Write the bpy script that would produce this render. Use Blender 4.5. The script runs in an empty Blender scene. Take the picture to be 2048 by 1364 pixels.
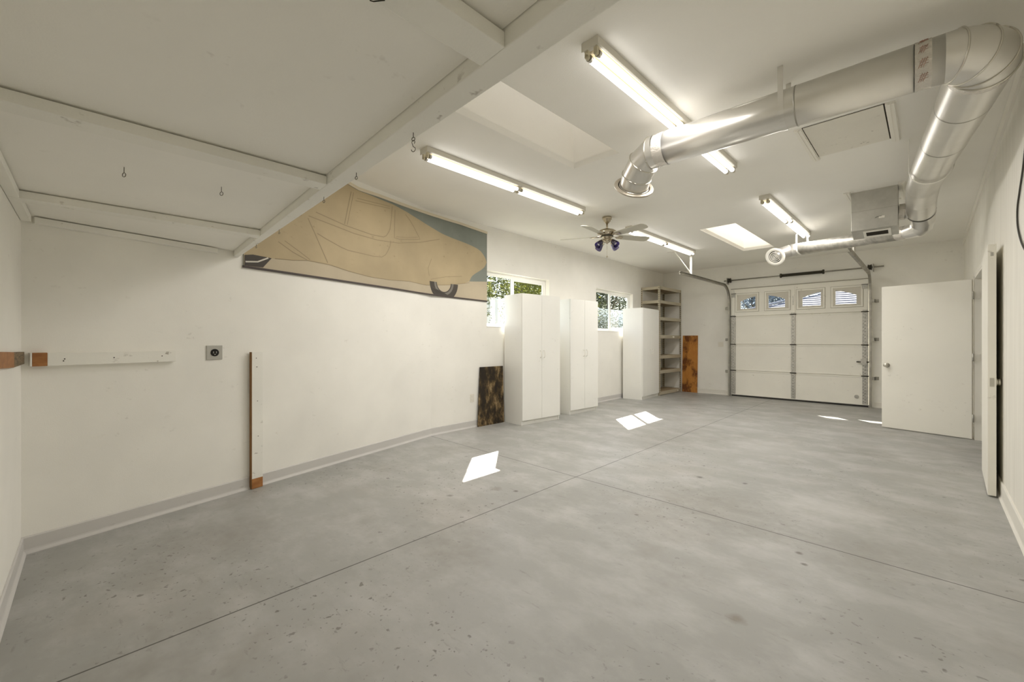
import bpy, bmesh, math, random
from mathutils import Vector, Matrix
R = math.radians
S = bpy.context.scene
COL = S.collection
random.seed(7)

# ------------------------------------------------------------------ camera
cd = bpy.data.cameras.new('camera')
cd.sensor_width = 36.0
cd.lens = 840.0 / 2048 * 36
cd.clip_start = 0.02
cam = bpy.data.objects.new('camera', cd)
cam.location = (0, 0, 1.25)
cam.rotation_euler = (R(90), 0, math.atan2(836, 840))
COL.objects.link(cam)
S.camera = cam

# ------------------------------------------------------------------ world, sun, exposure
EXPOSURE = 0.10
TUBE = 3.8          # glow of the glass tube itself
LAMP = 8.0         # watts of the downward area lamp added under each tube
W = bpy.data.worlds.new('sky')
S.world = W
W.use_nodes = True
nt = W.node_tree
nt.nodes.clear()
sky = nt.nodes.new('ShaderNodeTexSky')
sky.sky_type = 'NISHITA'
sky.sun_disc = False
sky.sun_elevation = R(39.4)
sky.sun_rotation = R(-43.7)
bg = nt.nodes.new('ShaderNodeBackground')
bg.inputs['Strength'].default_value = 0.42
wo = nt.nodes.new('ShaderNodeOutputWorld')
nt.links.new(sky.outputs[0], bg.inputs[0])
nt.links.new(bg.outputs[0], wo.inputs[0])

sd = bpy.data.lights.new('sun', 'SUN')
sd.energy = 25.0
sd.angle = R(0.55)
sd.color = (1.0, 0.95, 0.86)
sun = bpy.data.objects.new('sun', sd)
sun.rotation_euler = Vector((0.84, -0.885, -1.0)).to_track_quat('-Z', 'Y').to_euler()
sun.location = (-8, 14, 12)
COL.objects.link(sun)

S.view_settings.view_transform = 'Standard'
S.view_settings.look = 'None'
S.view_settings.exposure = EXPOSURE
S.view_settings.gamma = 1
S.view_settings.use_curve_mapping = False
S.cycles.use_denoising = True
S.cycles.max_bounces = 16
S.cycles.diffuse_bounces = 10
S.cycles.glossy_bounces = 6
S.cycles.transparent_max_bounces = 16
S.cycles.sample_clamp_indirect = 8.0

# ------------------------------------------------------------------ materials
MATS = {}
def nodes(m):
    m.use_nodes = True
    t = m.node_tree
    t.nodes.clear()
    return t
def N(t, typ, **kw):
    n = t.nodes.new(typ)
    for k, v in kw.items():
        setattr(n, k, v)
    return n
def base(name, col, rough=0.6, metal=0.0, spec=0.4):
    m = bpy.data.materials.new(name)
    t = nodes(m)
    b = N(t, 'ShaderNodeBsdfPrincipled')
    b.inputs['Base Color'].default_value = (*col, 1)
    b.inputs['Roughness'].default_value = rough
    b.inputs['Metallic'].default_value = metal
    b.inputs['Specular IOR Level'].default_value = spec
    o = N(t, 'ShaderNodeOutputMaterial')
    t.links.new(b.outputs[0], o.inputs[0])
    MATS[name] = m
    return m, t, b
def coords(t, scale=(1, 1, 1)):
    tc = N(t, 'ShaderNodeNewGeometry')
    mp = N(t, 'ShaderNodeMapping')
    mp.inputs['Scale'].default_value = scale
    t.links.new(tc.outputs['Position'], mp.inputs['Vector'])
    return mp.outputs[0]
def noise(t, vec, scale, detail=4.0, rough=0.55):
    n = N(t, 'ShaderNodeTexNoise')
    n.inputs['Scale'].default_value = scale
    n.inputs['Detail'].default_value = detail
    n.inputs['Roughness'].default_value = rough
    t.links.new(vec, n.inputs['Vector'])
    return n.outputs['Fac']
def ramp(t, fac, stops):
    r = N(t, 'ShaderNodeValToRGB')
    e = r.color_ramp.elements
    while len(e) < len(stops):
        e.new(0.5)
    for el, (p, c) in zip(e, stops):
        el.position = p
        el.color = (*c, 1) if len(c) == 3 else c
    t.links.new(fac, r.inputs[0])
    return r.outputs[0]
def mix(t, fac, a, b, mode='MIX'):
    n = N(t, 'ShaderNodeMix', data_type='RGBA', blend_type=mode)
    for i, v in ((0, fac), (6, a), (7, b)):
        if isinstance(v, (int, float)):
            n.inputs[i].default_value = v
        elif isinstance(v, tuple):
            n.inputs[i].default_value = (*v, 1)
        else:
            t.links.new(v, n.inputs[i])
    return n.outputs[2]
def math_(t, op, a, b=0.0, c=0.0):
    n = N(t, 'ShaderNodeMath', operation=op)
    for i, v in enumerate((a, b, c)):
        if isinstance(v, (int, float)):
            n.inputs[i].default_value = v
        else:
            t.links.new(v, n.inputs[i])
    return n.outputs[0]
def bump(t, b, h, strength=0.2, dist=0.01):
    n = N(t, 'ShaderNodeBump')
    n.inputs['Strength'].default_value = strength
    n.inputs['Distance'].default_value = dist
    t.links.new(h, n.inputs['Height'])
    t.links.new(n.outputs[0], b.inputs['Normal'])
g2 = (0, 0, 0)
wht = (1, 1, 1)

def painted(name, col, rough=0.6, scuff=0.24, bumps=0.12, mottle=0.05, spec=0.3):
    m, t, b = base(name, col, rough, 0, spec)
    v = coords(t)
    lo = tuple(max(0, c * (1 - mottle)) for c in col)
    hi = tuple(min(1, c * (1 + mottle)) for c in col)
    c1 = ramp(t, noise(t, v, 1.3, 6), [(0.3, lo), (0.7, hi)])
    v2 = coords(t, (2.0, 2.0, 3.3))
    s = noise(t, v2, 7.0, 3, 0.7)
    k = noise(t, v, 2.1, 2)
    sm = math_(t, 'MULTIPLY', ramp(t, s, [(0.63, g2), (0.72, wht)]), ramp(t, k, [(0.5, g2), (0.62, wht)]))
    sm = math_(t, 'MULTIPLY', sm, scuff)
    c2 = mix(t, sm, c1, (col[0] * 0.45, col[1] * 0.42, col[2] * 0.38))
    t.links.new(c2, b.inputs['Base Color'])
    bump(t, b, noise(t, v, 160.0, 3), bumps, 0.004)
    return m

WALL = (0.87, 0.855, 0.805)
m_wall = painted('wall_paint', WALL, 0.55)
m_ceil = painted('ceiling_paint', (0.89, 0.876, 0.828), 0.75, 0.0, 0.35, 0.02)
m_deck = painted('deck_paint', (0.89, 0.876, 0.828), 0.65, 0.2, 0.1, 0.03)
m_lumber = painted('painted_lumber', (0.85, 0.84, 0.785), 0.6, 0.9, 0.2, 0.06)
m_base = painted('baseboard_paint', (0.60, 0.585, 0.565), 0.5, 0.3, 0.05, 0.04)
m_basew = painted('white_baseboard_paint', (0.77, 0.75, 0.69), 0.5, 0.6, 0.05, 0.05)
m_door = painted('door_paint', (0.84, 0.82, 0.745), 0.42, 0.5, 0.05, 0.03)
m_gdoor = painted('garage_door_paint', (0.84, 0.82, 0.75), 0.5, 0.5, 0.08, 0.04)
m_lam = painted('white_laminate', (0.84, 0.835, 0.795), 0.26, 0.25, 0.02, 0.02, 0.5)
m_trim = painted('trim_paint', (0.87, 0.85, 0.785), 0.45, 0.1, 0.03, 0.02)

def panel_wall():
    m, t, b = base('grooved_panel_paint', WALL, 0.5, 0, 0.3)
    tc = N(t, 'ShaderNodeNewGeometry')
    sx = N(t, 'ShaderNodeSeparateXYZ')
    t.links.new(tc.outputs['Position'], sx.inputs[0])
    v = coords(t)
    wob = math_(t, 'MULTIPLY', noise(t, v, 1.0, 1), 0.01)
    f = math_(t, 'FRACT', math_(t, 'DIVIDE', math_(t, 'ADD', sx.outputs[1], wob), 0.1015))
    gro = math_(t, 'LESS_THAN', f, 0.05)
    f2 = math_(t, 'FRACT', math_(t, 'DIVIDE', sx.outputs[1], 0.406))
    gro2 = math_(t, 'LESS_THAN', f2, 0.02)
    gr = math_(t, 'MAXIMUM', math_(t, 'MULTIPLY', gro, 0.14), math_(t, 'MULTIPLY', gro2, 0.3))
    c = ramp(t, noise(t, coords(t, (1, 1, 0.12)), 9.0, 5), [(0.3, (0.80, 0.78, 0.715)), (0.7, (0.88, 0.86, 0.795))])
    c = mix(t, gr, c, (0.42, 0.38, 0.31))
    t.links.new(c, b.inputs['Base Color'])
    h = math_(t, 'SUBTRACT', math_(t, 'MULTIPLY', noise(t, coords(t, (1, 1, 0.1)), 40, 4), 0.3), gro)
    bump(t, b, h, 0.25, 0.004)
    return m
m_panel = panel_wall()

def floor_mat():
    m, t, b = base('painted_concrete', (0.36, 0.36, 0.335), 0.42, 0, 0.45)
    tc = N(t, 'ShaderNodeNewGeometry')
    sx = N(t, 'ShaderNodeSeparateXYZ')
    t.links.new(tc.outputs['Position'], sx.inputs[0])
    X, Y = sx.outputs[0], sx.outputs[1]
    v = coords(t)
    big = noise(t, v, 0.55, 6, 0.6)
    mid = noise(t, coords(t, (1.0, 1.5, 1)), 2.3, 7, 0.65)
    c = ramp(t, big, [(0.30, (0.295, 0.294, 0.275)), (0.5, (0.335, 0.335, 0.317)), (0.72, (0.39, 0.388, 0.378))])
    c = mix(t, math_(t, 'MULTIPLY', ramp(t, mid, [(0.45, g2), (0.68, wht)]), 0.55), c, (0.485, 0.478, 0.472))
    c = mix(t, math_(t, 'MULTIPLY', ramp(t, noise(t, v, 1.1, 5, 0.7), [(0.52, g2), (0.70, wht)]), 0.55), c, (0.215, 0.205, 0.172))
    c = mix(t, math_(t, 'MULTIPLY', ramp(t, noise(t, v, 0.9, 3), [(0.55, g2), (0.7, wht)]), 0.11), c, (0.42, 0.34, 0.27))
    # drips and flecks
    for sc, th, am in ((19.0, 0.70, 0.7), (40.0, 0.71, 0.75)):
        s = noise(t, v, sc, 2, 0.6)
        k = noise(t, v, 0.8, 3)
        q = math_(t, 'MULTIPLY', ramp(t, s, [(th - 0.05, g2), (th, wht)]), ramp(t, k, [(0.44, g2), (0.6, wht)]))
        c = mix(t, math_(t, 'MULTIPLY', q, am), c, (0.10, 0.093, 0.075))
    sc_ = noise(t, coords(t, (3.0, 14.0, 1)), 1.8, 4, 0.7)
    c = mix(t, math_(t, 'MULTIPLY', ramp(t, sc_, [(0.62, g2), (0.70, wht)]), 0.30), c, (0.16, 0.15, 0.125))
    # stains that can be counted: x, y, radius, strength
    for (x, y, r, st, col) in STAINS:
        dx = math_(t, 'SUBTRACT', X, x)
        dy = math_(t, 'SUBTRACT', Y, y)
        d = math_(t, 'SQRT', math_(t, 'ADD', math_(t, 'MULTIPLY', dx, dx), math_(t, 'MULTIPLY', dy, dy)))
        d = math_(t, 'ADD', d, math_(t, 'MULTIPLY', math_(t, 'SUBTRACT', noise(t, v, 18, 3), 0.5), r * 1.6))
        q = math_(t, 'MULTIPLY', math_(t, 'SMOOTH_MIN', math_(t, 'MAXIMUM', math_(t, 'SUBTRACT', 1.35, math_(t, 'DIVIDE', d, r)), 0), 1.0, 0.2), st)
        c = mix(t, q, c, col)
    # saw-cut control joints
    def joint(expr):
        return math_(t, 'LESS_THAN', math_(t, 'ABSOLUTE', expr), 0.0042)
    j1 = joint(math_(t, 'ADD', math_(t, 'MULTIPLY', Y, 0.0125), math_(t, 'ADD', X, 2.268)))
    j2 = joint(math_(t, 'SUBTRACT', math_(t, 'ADD', math_(t, 'MULTIPLY', X, 0.003), Y), 3.146))
    j3 = math_(t, 'MULTIPLY', joint(math_(t, 'SUBTRACT', math_(t, 'SUBTRACT', Y, math_(t, 'MULTIPLY', X, 0.05)), 6.95)), 0.35)
    j = math_(t, 'MAXIMUM', math_(t, 'MAXIMUM', j1, j2), j3)
    c = mix(t, math_(t, 'MULTIPLY', j, 0.88), c, (0.05, 0.046, 0.038))
    t.links.new(c, b.inputs['Base Color'])
    rr = ramp(t, mid, [(0.3, (0.52,) * 3), (0.7, (0.36,) * 3)])
    t.links.new(rr, b.inputs['Roughness'])
    bump(t, b, math_(t, 'SUBTRACT', math_(t, 'MULTIPLY', noise(t, v, 22, 5), 0.5), j), 0.12, 0.004)
    return m
STAINS = [(-0.80, 1.02, 0.018, 0.9, (0.06, 0.055, 0.045)), (-0.74, 0.99, 0.014, 0.9, (0.06, 0.055, 0.045)),
          (-0.84, 0.96, 0.013, 0.9, (0.06, 0.055, 0.045)), (-0.715, 0.93, 0.011, 0.9, (0.06, 0.055, 0.045)),
          (-0.86, 1.09, 0.012, 0.8, (0.06, 0.055, 0.045)), (-0.6, 0.83, 0.012, 0.8, (0.06, 0.055, 0.045)),
          (-0.72, 1.0, 0.12, 0.28, (0.2, 0.19, 0.15)),
          (-0.62, 2.05, 0.035, 0.6, (0.17, 0.14, 0.095)),
          (-2.6, 2.42, 0.05, 0.55, (0.17, 0.155, 0.11)), (-2.44, 2.5, 0.02, 0.85, (0.08, 0.07, 0.055)),
          (-2.75, 2.05, 0.025, 0.7, (0.1, 0.09, 0.07)), (-1.5, 3.95, 0.03, 0.8, (0.07, 0.065, 0.055)),
          (-1.15, 4.05, 0.02, 0.8, (0.07, 0.065, 0.055)), (-0.55, 2.95, 0.018, 0.8, (0.08, 0.07, 0.05)),
          (-0.5, 2.82, 0.016, 0.8, (0.08, 0.07, 0.05)), (-2.6, 5.0, 0.55, 0.25, (0.2, 0.19, 0.16)),
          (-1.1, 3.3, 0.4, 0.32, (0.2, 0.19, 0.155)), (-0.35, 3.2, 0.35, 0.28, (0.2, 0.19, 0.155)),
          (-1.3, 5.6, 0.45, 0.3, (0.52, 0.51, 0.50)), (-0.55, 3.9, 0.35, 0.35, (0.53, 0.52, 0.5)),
          (-3.2, 0.55, 0.35, 0.25, (0.2, 0.18, 0.15))]
m_floor = floor_mat()

def wood(name, c1, c2, scale=(1, 1, 12), rough=0.6, dark=None, th=0.6):
    m, t, b = base(name, c1, rough)
    v = coords(t, scale)
    c = ramp(t, noise(t, v, 4.0, 6, 0.6), [(0.3, c1), (0.7, c2)])
    if dark:
        c = mix(t, ramp(t, noise(t, coords(t, (1.4, 1.4, 1)), 3.4, 6, 0.65), [(th - 0.05, g2), (th + 0.08, wht)]), c, dark)
    t.links.new(c, b.inputs['Base Color'])
    return m
m_bare = wood('bare_orange_wood', (0.27, 0.105, 0.028), (0.42, 0.19, 0.06), (3, 3, 8))
m_rough = wood('weathered_rough_wood', (0.075, 0.055, 0.03), (0.26, 0.19, 0.11), (4, 4, 30), 0.8)
m_ply = wood('varnished_plywood', (0.42, 0.165, 0.03), (0.55, 0.25, 0.055), (2, 2, 1), 0.4, (0.15, 0.05, 0.012), 0.50)
m_sideb = wood('bare_brown_wood', (0.20, 0.10, 0.035), (0.30, 0.16, 0.06), (6, 6, 1))
m_part = wood('particle_board', (0.30, 0.22, 0.13), (0.42, 0.33, 0.21), (6, 6, 6), 0.8)

def stained():
    m, t, b = base('stained_plywood', (0.03, 0.025, 0.015), 0.45)
    v = coords(t, (1, 1.5, 0.9))
    a = noise(t, v, 4.2, 8, 0.68)
    bb = noise(t, coords(t, (1, 7, 4)), 5, 6, 0.75)
    q = math_(t, 'ADD', math_(t, 'MULTIPLY', a, 0.92), math_(t, 'MULTIPLY', bb, 0.18))
    c = ramp(t, q, [(0.50, (0.018, 0.012, 0.006)), (0.57, (0.06, 0.038, 0.015)), (0.63, (0.20, 0.135, 0.06)), (0.72, (0.40, 0.31, 0.17))])
    t.links.new(c, b.inputs['Base Color'])
    return m
m_stain = stained()

def galv(name, col, rough=0.38, var=0.25, metal=0.85, sc=9.0):
    m, t, b = base(name, col, rough, metal, 0.5)
    v = coords(t)
    lo = tuple(c * (1 - var) for c in col)
    vo = N(t, 'ShaderNodeTexVoronoi')
    vo.inputs['Scale'].default_value = sc * 4
    t.links.new(v, vo.inputs['Vector'])
    n = noise(t, v, sc, 4)
    sep = N(t, 'ShaderNodeSeparateColor')
    t.links.new(vo.outputs['Color'], sep.inputs[0])
    f = math_(t, 'ADD', math_(t, 'MULTIPLY', n, 0.92), math_(t, 'MULTIPLY', sep.outputs[0], 0.08))
    t.links.new(ramp(t, f, [(0.3, lo), (0.7, col)]), b.inputs['Base Color'])
    t.links.new(ramp(t, n, [(0.3, (rough * 1.1,) * 3), (0.7, (rough * 0.92,) * 3)]), b.inputs['Roughness'])
    return m
m_duct = galv('galvanized_duct', (0.74, 0.725, 0.685), 0.30, 0.07, 0.85, 4.0)
m_duct_old = galv('old_galvanized_duct', (0.64, 0.62, 0.56), 0.40, 0.45, 0.8, 12)
m_unit = galv('grey_sheet_metal', (0.56, 0.55, 0.505), 0.45, 0.2, 0.45, 6.0)
m_track = galv('track_steel', (0.47, 0.45, 0.40), 0.45, 0.3, 0.75)
m_strip = galv('punched_steel_strip', (0.60, 0.585, 0.535), 0.5, 0.35, 0.6, 25)
m_dark = base('dark_steel', (0.06, 0.055, 0.042), 0.45, 0.7)[0]
m_spring = base('oiled_spring_steel', (0.075, 0.068, 0.048), 0.4, 0.5)[0]
m_nickel = base('antique_nickel', (0.52, 0.46, 0.35), 0.25, 1.0)[0]
m_steel = base('bright_steel', (0.62, 0.60, 0.54), 0.28, 1.0)[0]
m_black = base('black_void', (0.012, 0.011, 0.009), 0.8)[0]
m_shadowgap = base('dark_recess', (0.03, 0.024, 0.016), 0.9)[0]
m_white = base('white_enamel', (0.82, 0.80, 0.74), 0.35)[0]
m_fix = painted('fixture_enamel', (0.66, 0.635, 0.56), 0.4, 0.5, 0.02, 0.03)
m_cover = base('yellowed_enamel', (0.36, 0.29, 0.15), 0.5)[0]
m_vinyl = base('white_vinyl', (0.86, 0.855, 0.82), 0.35)[0]
m_plast = base('ivory_plastic', (0.78, 0.75, 0.67), 0.4)[0]
m_greyplate = base('grey_steel_plate', (0.46, 0.45, 0.41), 0.4, 0.3)[0]
m_holder = base('lampholder_plastic', (0.62, 0.57, 0.42), 0.5)[0]
m_blade = painted('fan_blade_paint', (0.52, 0.50, 0.42), 0.45, 0.2, 0.02, 0.05)
m_shelf = painted('beige_shelf_steel', (0.43, 0.385, 0.29), 0.45, 0.5, 0.02, 0.08)
m_cable = base('dark_cable_rubber', (0.06, 0.055, 0.045), 0.5)[0]
m_rubber = base('door_bottom_rubber', (0.03, 0.028, 0.024), 0.7)[0]
m_hook = base('dull_hook_steel', (0.16, 0.145, 0.115), 0.45, 0.6)[0]
m_joint = base('dark_line', (0.35, 0.32, 0.26), 0.8)[0]
m_insert = base('pale_window_insert', (0.62, 0.59, 0.52), 0.5)[0]
m_tape = painted('clear_foil_tape', (0.66, 0.625, 0.57), 0.24, 0.4, 0.0, 0.12, 0.7)
_t = m_tape.node_tree
_b = [n_ for n_ in _t.nodes if n_.type == 'BSDF_PRINCIPLED'][0]
_b.inputs['Metallic'].default_value = 0.55
bump(_t, _b, noise(_t, coords(_t, (1.0, 1.0, 1.6)), 34.0, 4, 0.6), 0.55, 0.012)
m_print = base('red_tape_print', (0.36, 0.19, 0.14), 0.5)[0]
m_shade = None

def glass(name, tint=(1, 1, 1), rough=0.0, refl=0.07):
    m = bpy.data.materials.new(name)
    t = nodes(m)
    tr = N(t, 'ShaderNodeBsdfTransparent')
    tr.inputs[0].default_value = (*tint, 1)
    gl = N(t, 'ShaderNodeBsdfGlossy')
    gl.inputs['Roughness'].default_value = rough
    mx = N(t, 'ShaderNodeMixShader')
    mx.inputs[0].default_value = refl
    o = N(t, 'ShaderNodeOutputMaterial')
    t.links.new(tr.outputs[0], mx.inputs[1])
    t.links.new(gl.outputs[0], mx.inputs[2])
    t.links.new(mx.outputs[0], o.inputs[0])
    return m
m_glass = glass('window_glass')
m_purple = glass('violet_glass', (0.30, 0.26, 0.52), 0.1, 0.18)

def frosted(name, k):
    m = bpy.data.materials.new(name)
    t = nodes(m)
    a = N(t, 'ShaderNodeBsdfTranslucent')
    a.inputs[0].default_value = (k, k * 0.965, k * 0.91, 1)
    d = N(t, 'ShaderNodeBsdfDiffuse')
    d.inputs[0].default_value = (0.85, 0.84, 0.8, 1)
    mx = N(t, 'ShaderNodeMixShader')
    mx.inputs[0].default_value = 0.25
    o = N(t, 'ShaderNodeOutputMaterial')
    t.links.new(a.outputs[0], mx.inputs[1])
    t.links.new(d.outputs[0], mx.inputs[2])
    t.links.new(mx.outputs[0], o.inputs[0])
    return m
m_frost = [frosted('shaded_frosted_acrylic', 0.42), frosted('frosted_acrylic', 0.78)]  # same acrylic twice; first copy darkened for the loft's shade

def emit(name, col, s):
    m = bpy.data.materials.new(name)
    t = nodes(m)
    e = N(t, 'ShaderNodeEmission')
    e.inputs[0].default_value = (*col, 1)
    e.inputs[1].default_value = s
    o = N(t, 'ShaderNodeOutputMaterial')
    t.links.new(e.outputs[0], o.inputs[0])
    return m
m_tube = emit('lit_fluorescent_tube', (1.0, 0.96, 0.91), TUBE)

def leafm(name, c1, c2, sc=3.0, tr=0.45):
    m = bpy.data.materials.new(name)
    t = nodes(m)
    v = coords(t)
    c = ramp(t, noise(t, v, sc, 3), [(0.35, c1), (0.65, c2)])
    d = N(t, 'ShaderNodeBsdfDiffuse')
    a = N(t, 'ShaderNodeBsdfTranslucent')
    t.links.new(c, d.inputs[0])
    t.links.new(c, a.inputs[0])
    mx = N(t, 'ShaderNodeMixShader')
    mx.inputs[0].default_value = tr
    o = N(t, 'ShaderNodeOutputMaterial')
    t.links.new(d.outputs[0], mx.inputs[1])
    t.links.new(a.outputs[0], mx.inputs[2])
    t.links.new(mx.outputs[0], o.inputs[0])
    return m
m_leaf = leafm('bright_leaves', (0.045, 0.065, 0.010), (0.24, 0.25, 0.04))
m_leafd = leafm('dark_leaves', (0.03, 0.042, 0.022), (0.10, 0.118, 0.065), 3.0, 0.15)
m_leafb = leafm('bluish_leaves', (0.07, 0.10, 0.14), (0.24, 0.30, 0.38))
m_hedge = leafm('hedge_leaves', (0.09, 0.105, 0.065), (0.19, 0.21, 0.14), 3.0, 0.15)
m_bark = base('bark', (0.12, 0.09, 0.06), 0.9)[0]
m_fence = base('white_stucco', (0.93, 0.92, 0.88), 0.8)[0]
m_grass = base('dry_lawn', (0.20, 0.20, 0.10), 0.9)[0]
m_roofl = base('pale_roof_tile', (0.27, 0.27, 0.29), 0.7)[0]
m_roofd = base('tile_butt_edge', (0.07, 0.07, 0.09), 0.8)[0]
m_stucco = base('pale_house_stucco', (0.75, 0.72, 0.68), 0.8)[0]

# art
m_sky_art = painted('painted_grey_blue', (0.235, 0.255, 0.225), 0.7, 0.3, 0.1, 0.18)
m_car_art = painted('painted_cream', (0.445, 0.36, 0.225), 0.65, 0.5, 0.1, 0.13)
m_gnd_art = painted('painted_sand', (0.50, 0.43, 0.315), 0.65, 0.4, 0.1, 0.12)
m_tire_art = painted('painted_tyre', (0.075, 0.065, 0.055), 0.6, 0.3, 0.1, 0.3)
m_tire_lt = base('painted_tyre_wall', (0.20, 0.185, 0.16), 0.6)[0]
m_line_art = base('pencil_line', (0.30, 0.24, 0.15), 0.7)[0]
m_edge_art = base('dark_batten', (0.07, 0.055, 0.05), 0.6)[0]
m_roll_art = painted('bare_canvas', (0.70, 0.63, 0.49), 0.7, 0.2, 0.1, 0.05)

# ------------------------------------------------------------------ mesh builder
class MB:
    def __init__(s):
        s.v = []; s.f = []; s.m = []; s.sm = []
    def add(s, vs, fs, mi=0, smooth=False):
        o = len(s.v)
        s.v += [Vector(p) for p in vs]
        for f in fs:
            s.f.append([i + o for i in f]); s.m.append(mi); s.sm.append(smooth)
        return s
    def box(s, a, b, mi=0):
        x0, y0, z0 = (min(a[i], b[i]) for i in range(3))
        x1, y1, z1 = (max(a[i], b[i]) for i in range(3))
        return s.add([(x0, y0, z0), (x1, y0, z0), (x1, y1, z0), (x0, y1, z0), (x0, y0, z1), (x1, y0, z1), (x1, y1, z1), (x0, y1, z1)],
                     [(0, 3, 2, 1), (4, 5, 6, 7), (0, 1, 5, 4), (1, 2, 6, 5), (2, 3, 7, 6), (3, 0, 4, 7)], mi)
    def frame_box(s, o, u, n, a, b, mi=0):
        # box in a local frame: origin o, u along, n across, z up
        o = Vector(o); u = Vector(u); n = Vector(n); z = Vector((0, 0, 1))
        pts = []
        for k in (a[2], b[2]):
            for (i, j) in ((a[0], a[1]), (b[0], a[1]), (b[0], b[1]), (a[0], b[1])):
                pts.append(o + u * i + n * j + z * k)
        fs = [(0, 3, 2, 1), (4, 5, 6, 7), (0, 1, 5, 4), (1, 2, 6, 5), (2, 3, 7, 6), (3, 0, 4, 7)]
        return s.add(pts, fs, mi)
    def prism(s, poly, d, mi=0, mside=None):
        # poly: 3D points of one face, d: extrusion vector
        n = len(poly); d = Vector(d)
        p = [Vector(q) for q in poly]
        o = len(s.v)
        s.v += p + [q + d for q in p]
        s.f.append([o + i for i in range(n)]); s.m.append(mi); s.sm.append(False)
        s.f.append([o + n + i for i in reversed(range(n))]); s.m.append(mi); s.sm.append(False)
        for i in range(n):
            j = (i + 1) % n
            s.f.append([o + j, o + i, o + n + i, o + n + j]); s.m.append(mi if mside is None else mside); s.sm.append(False)
        return s
    def rings(s, cs, ns, rs, n=32, mi=0, cap=True, smooth=True, up=None):
        # loft circles: centers, axis directions, radii
        loops = []
        prev = None
        for c, a, r in zip(cs, ns, rs):
            a = Vector(a).normalized()
            if prev is None:
                x = a.orthogonal().normalized() if up is None else (Vector(up) - a * Vector(up).dot(a)).normalized()
            else:
                x = (prev - a * prev.dot(a)).normalized()
            prev = x
            y = a.cross(x)
            loops.append([Vector(c) + (x * math.cos(2 * math.pi * k / n) + y * math.sin(2 * math.pi * k / n)) * r for k in range(n)])
        o = len(s.v)
        for L in loops:
            s.v += L
        for i in range(len(loops) - 1):
            for k in range(n):
                k2 = (k + 1) % n
                s.f.append([o + i * n + k, o + i * n + k2, o + (i + 1) * n + k2, o + (i + 1) * n + k]); s.m.append(mi); s.sm.append(smooth)
        if cap:
            s.f.append([o + k for k in reversed(range(n))]); s.m.append(mi); s.sm.append(False)
            s.f.append([o + (len(loops) - 1) * n + k for k in range(n)]); s.m.append(mi); s.sm.append(False)
        return s
    def cyl(s, a, b, r, n=24, mi=0, r2=None, cap=True):
        d = Vector(b) - Vector(a)
        return s.rings([a, b], [d, d], [r, r if r2 is None else r2], n, mi, cap)
    def lathe(s, c, axis, prof, n=32, mi=0, cap=True):
        # prof: (distance along axis, radius)
        a = Vector(axis).normalized()
        return s.rings([Vector(c) + a * h for h, r in prof], [a] * len(prof), [max(r, 1e-4) for h, r in prof], n, mi, cap)
    def tube(s, pts, r, n=10, mi=0):
        p = [Vector(q) for q in pts]
        ns = []
        for i in range(len(p)):
            a = p[max(i - 1, 0)]; b = p[min(i + 1, len(p) - 1)]
            ns.append(b - a)
        return s.rings(p, ns, [r] * len(p), n, mi)
    def sweep(s, pts, side, w, h, mi=0):
        # rectangular bar along pts; side is the constant width direction
        p = [Vector(q) for q in pts]; side = Vector(side).normalized()
        loops = []
        for i in range(len(p)):
            d = (p[min(i + 1, len(p) - 1)] - p[max(i - 1, 0)]).normalized()
            up = side.cross(d).normalized()
            loops.append([p[i] + side * (a * w / 2) + up * (b * h / 2) for a, b in ((-1, -1), (1, -1), (1, 1), (-1, 1))])
        o = len(s.v)
        for L in loops:
            s.v += L
        for i in range(len(p) - 1):
            for k in range(4):
                k2 = (k + 1) % 4
                s.f.append([o + i * 4 + k, o + i * 4 + k2, o + i * 4 + 4 + k2, o + i * 4 + 4 + k]); s.m.append(mi); s.sm.append(False)
        s.f.append([o + k for k in (3, 2, 1, 0)]); s.m.append(mi); s.sm.append(False)
        e = o + (len(p) - 1) * 4
        s.f.append([e + k for k in range(4)]); s.m.append(mi); s.sm.append(False)
        return s
    def build(s, name, mats, parent=None, loc=None, bevel=0.0, label=None):
        if not isinstance(mats, (list, tuple)):
            mats = [mats]
        me = bpy.data.meshes.new(name)
        off = Vector((0, 0, 0))
        q = parent
        while q is not None:
            off += q.location
            q = q.parent
        l = Vector(loc) if loc is not None else Vector((0, 0, 0))
        if parent is not None and loc is None:
            l = Vector((0, 0, 0))
        rel = off + l
        me.from_pydata([v - rel for v in s.v], [], s.f)
        for m in mats:
            me.materials.append(m)
        for p, mi, sm in zip(me.polygons, s.m, s.sm):
            p.material_index = mi
            p.use_smooth = sm
        bm = bmesh.new()
        bm.from_mesh(me)
        bmesh.ops.recalc_face_normals(bm, faces=bm.faces)
        bm.to_mesh(me)
        bm.free()
        me.update()
        o = bpy.data.objects.new(name, me)
        o.location = l
        COL.objects.link(o)
        if parent is not None:
            o.parent = parent
        if bevel:
            b = o.modifiers.new('bevel', 'BEVEL')
            b.width = bevel; b.segments = 2; b.limit_method = 'ANGLE'; b.angle_limit = R(50)
        if label:
            o['label'] = label
        return o
def tag(o, label, cat, group=None):
    o['label'] = label; o['category'] = cat
    if group:
        o['group'] = group
    return o
def struct(o, label=None):
    o['kind'] = 'structure'
    if label:
        o['label'] = label
    return o
def thing(name, label, cat, loc, group=None):
    o = bpy.data.objects.new(name, None)
    o.empty_display_size = 0.1
    o.location = loc
    COL.objects.link(o)
    return tag(o, label, cat, group)
def sroot(name, loc, label):
    o = bpy.data.objects.new(name, None)
    o.location = loc
    COL.objects.link(o)
    return struct(o, label)
def copy_tree(o, parent=None):
    c = o.copy()
    COL.objects.link(c)
    c.parent = parent
    for ch in list(o.children):
        copy_tree(ch, c)
    return c

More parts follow.
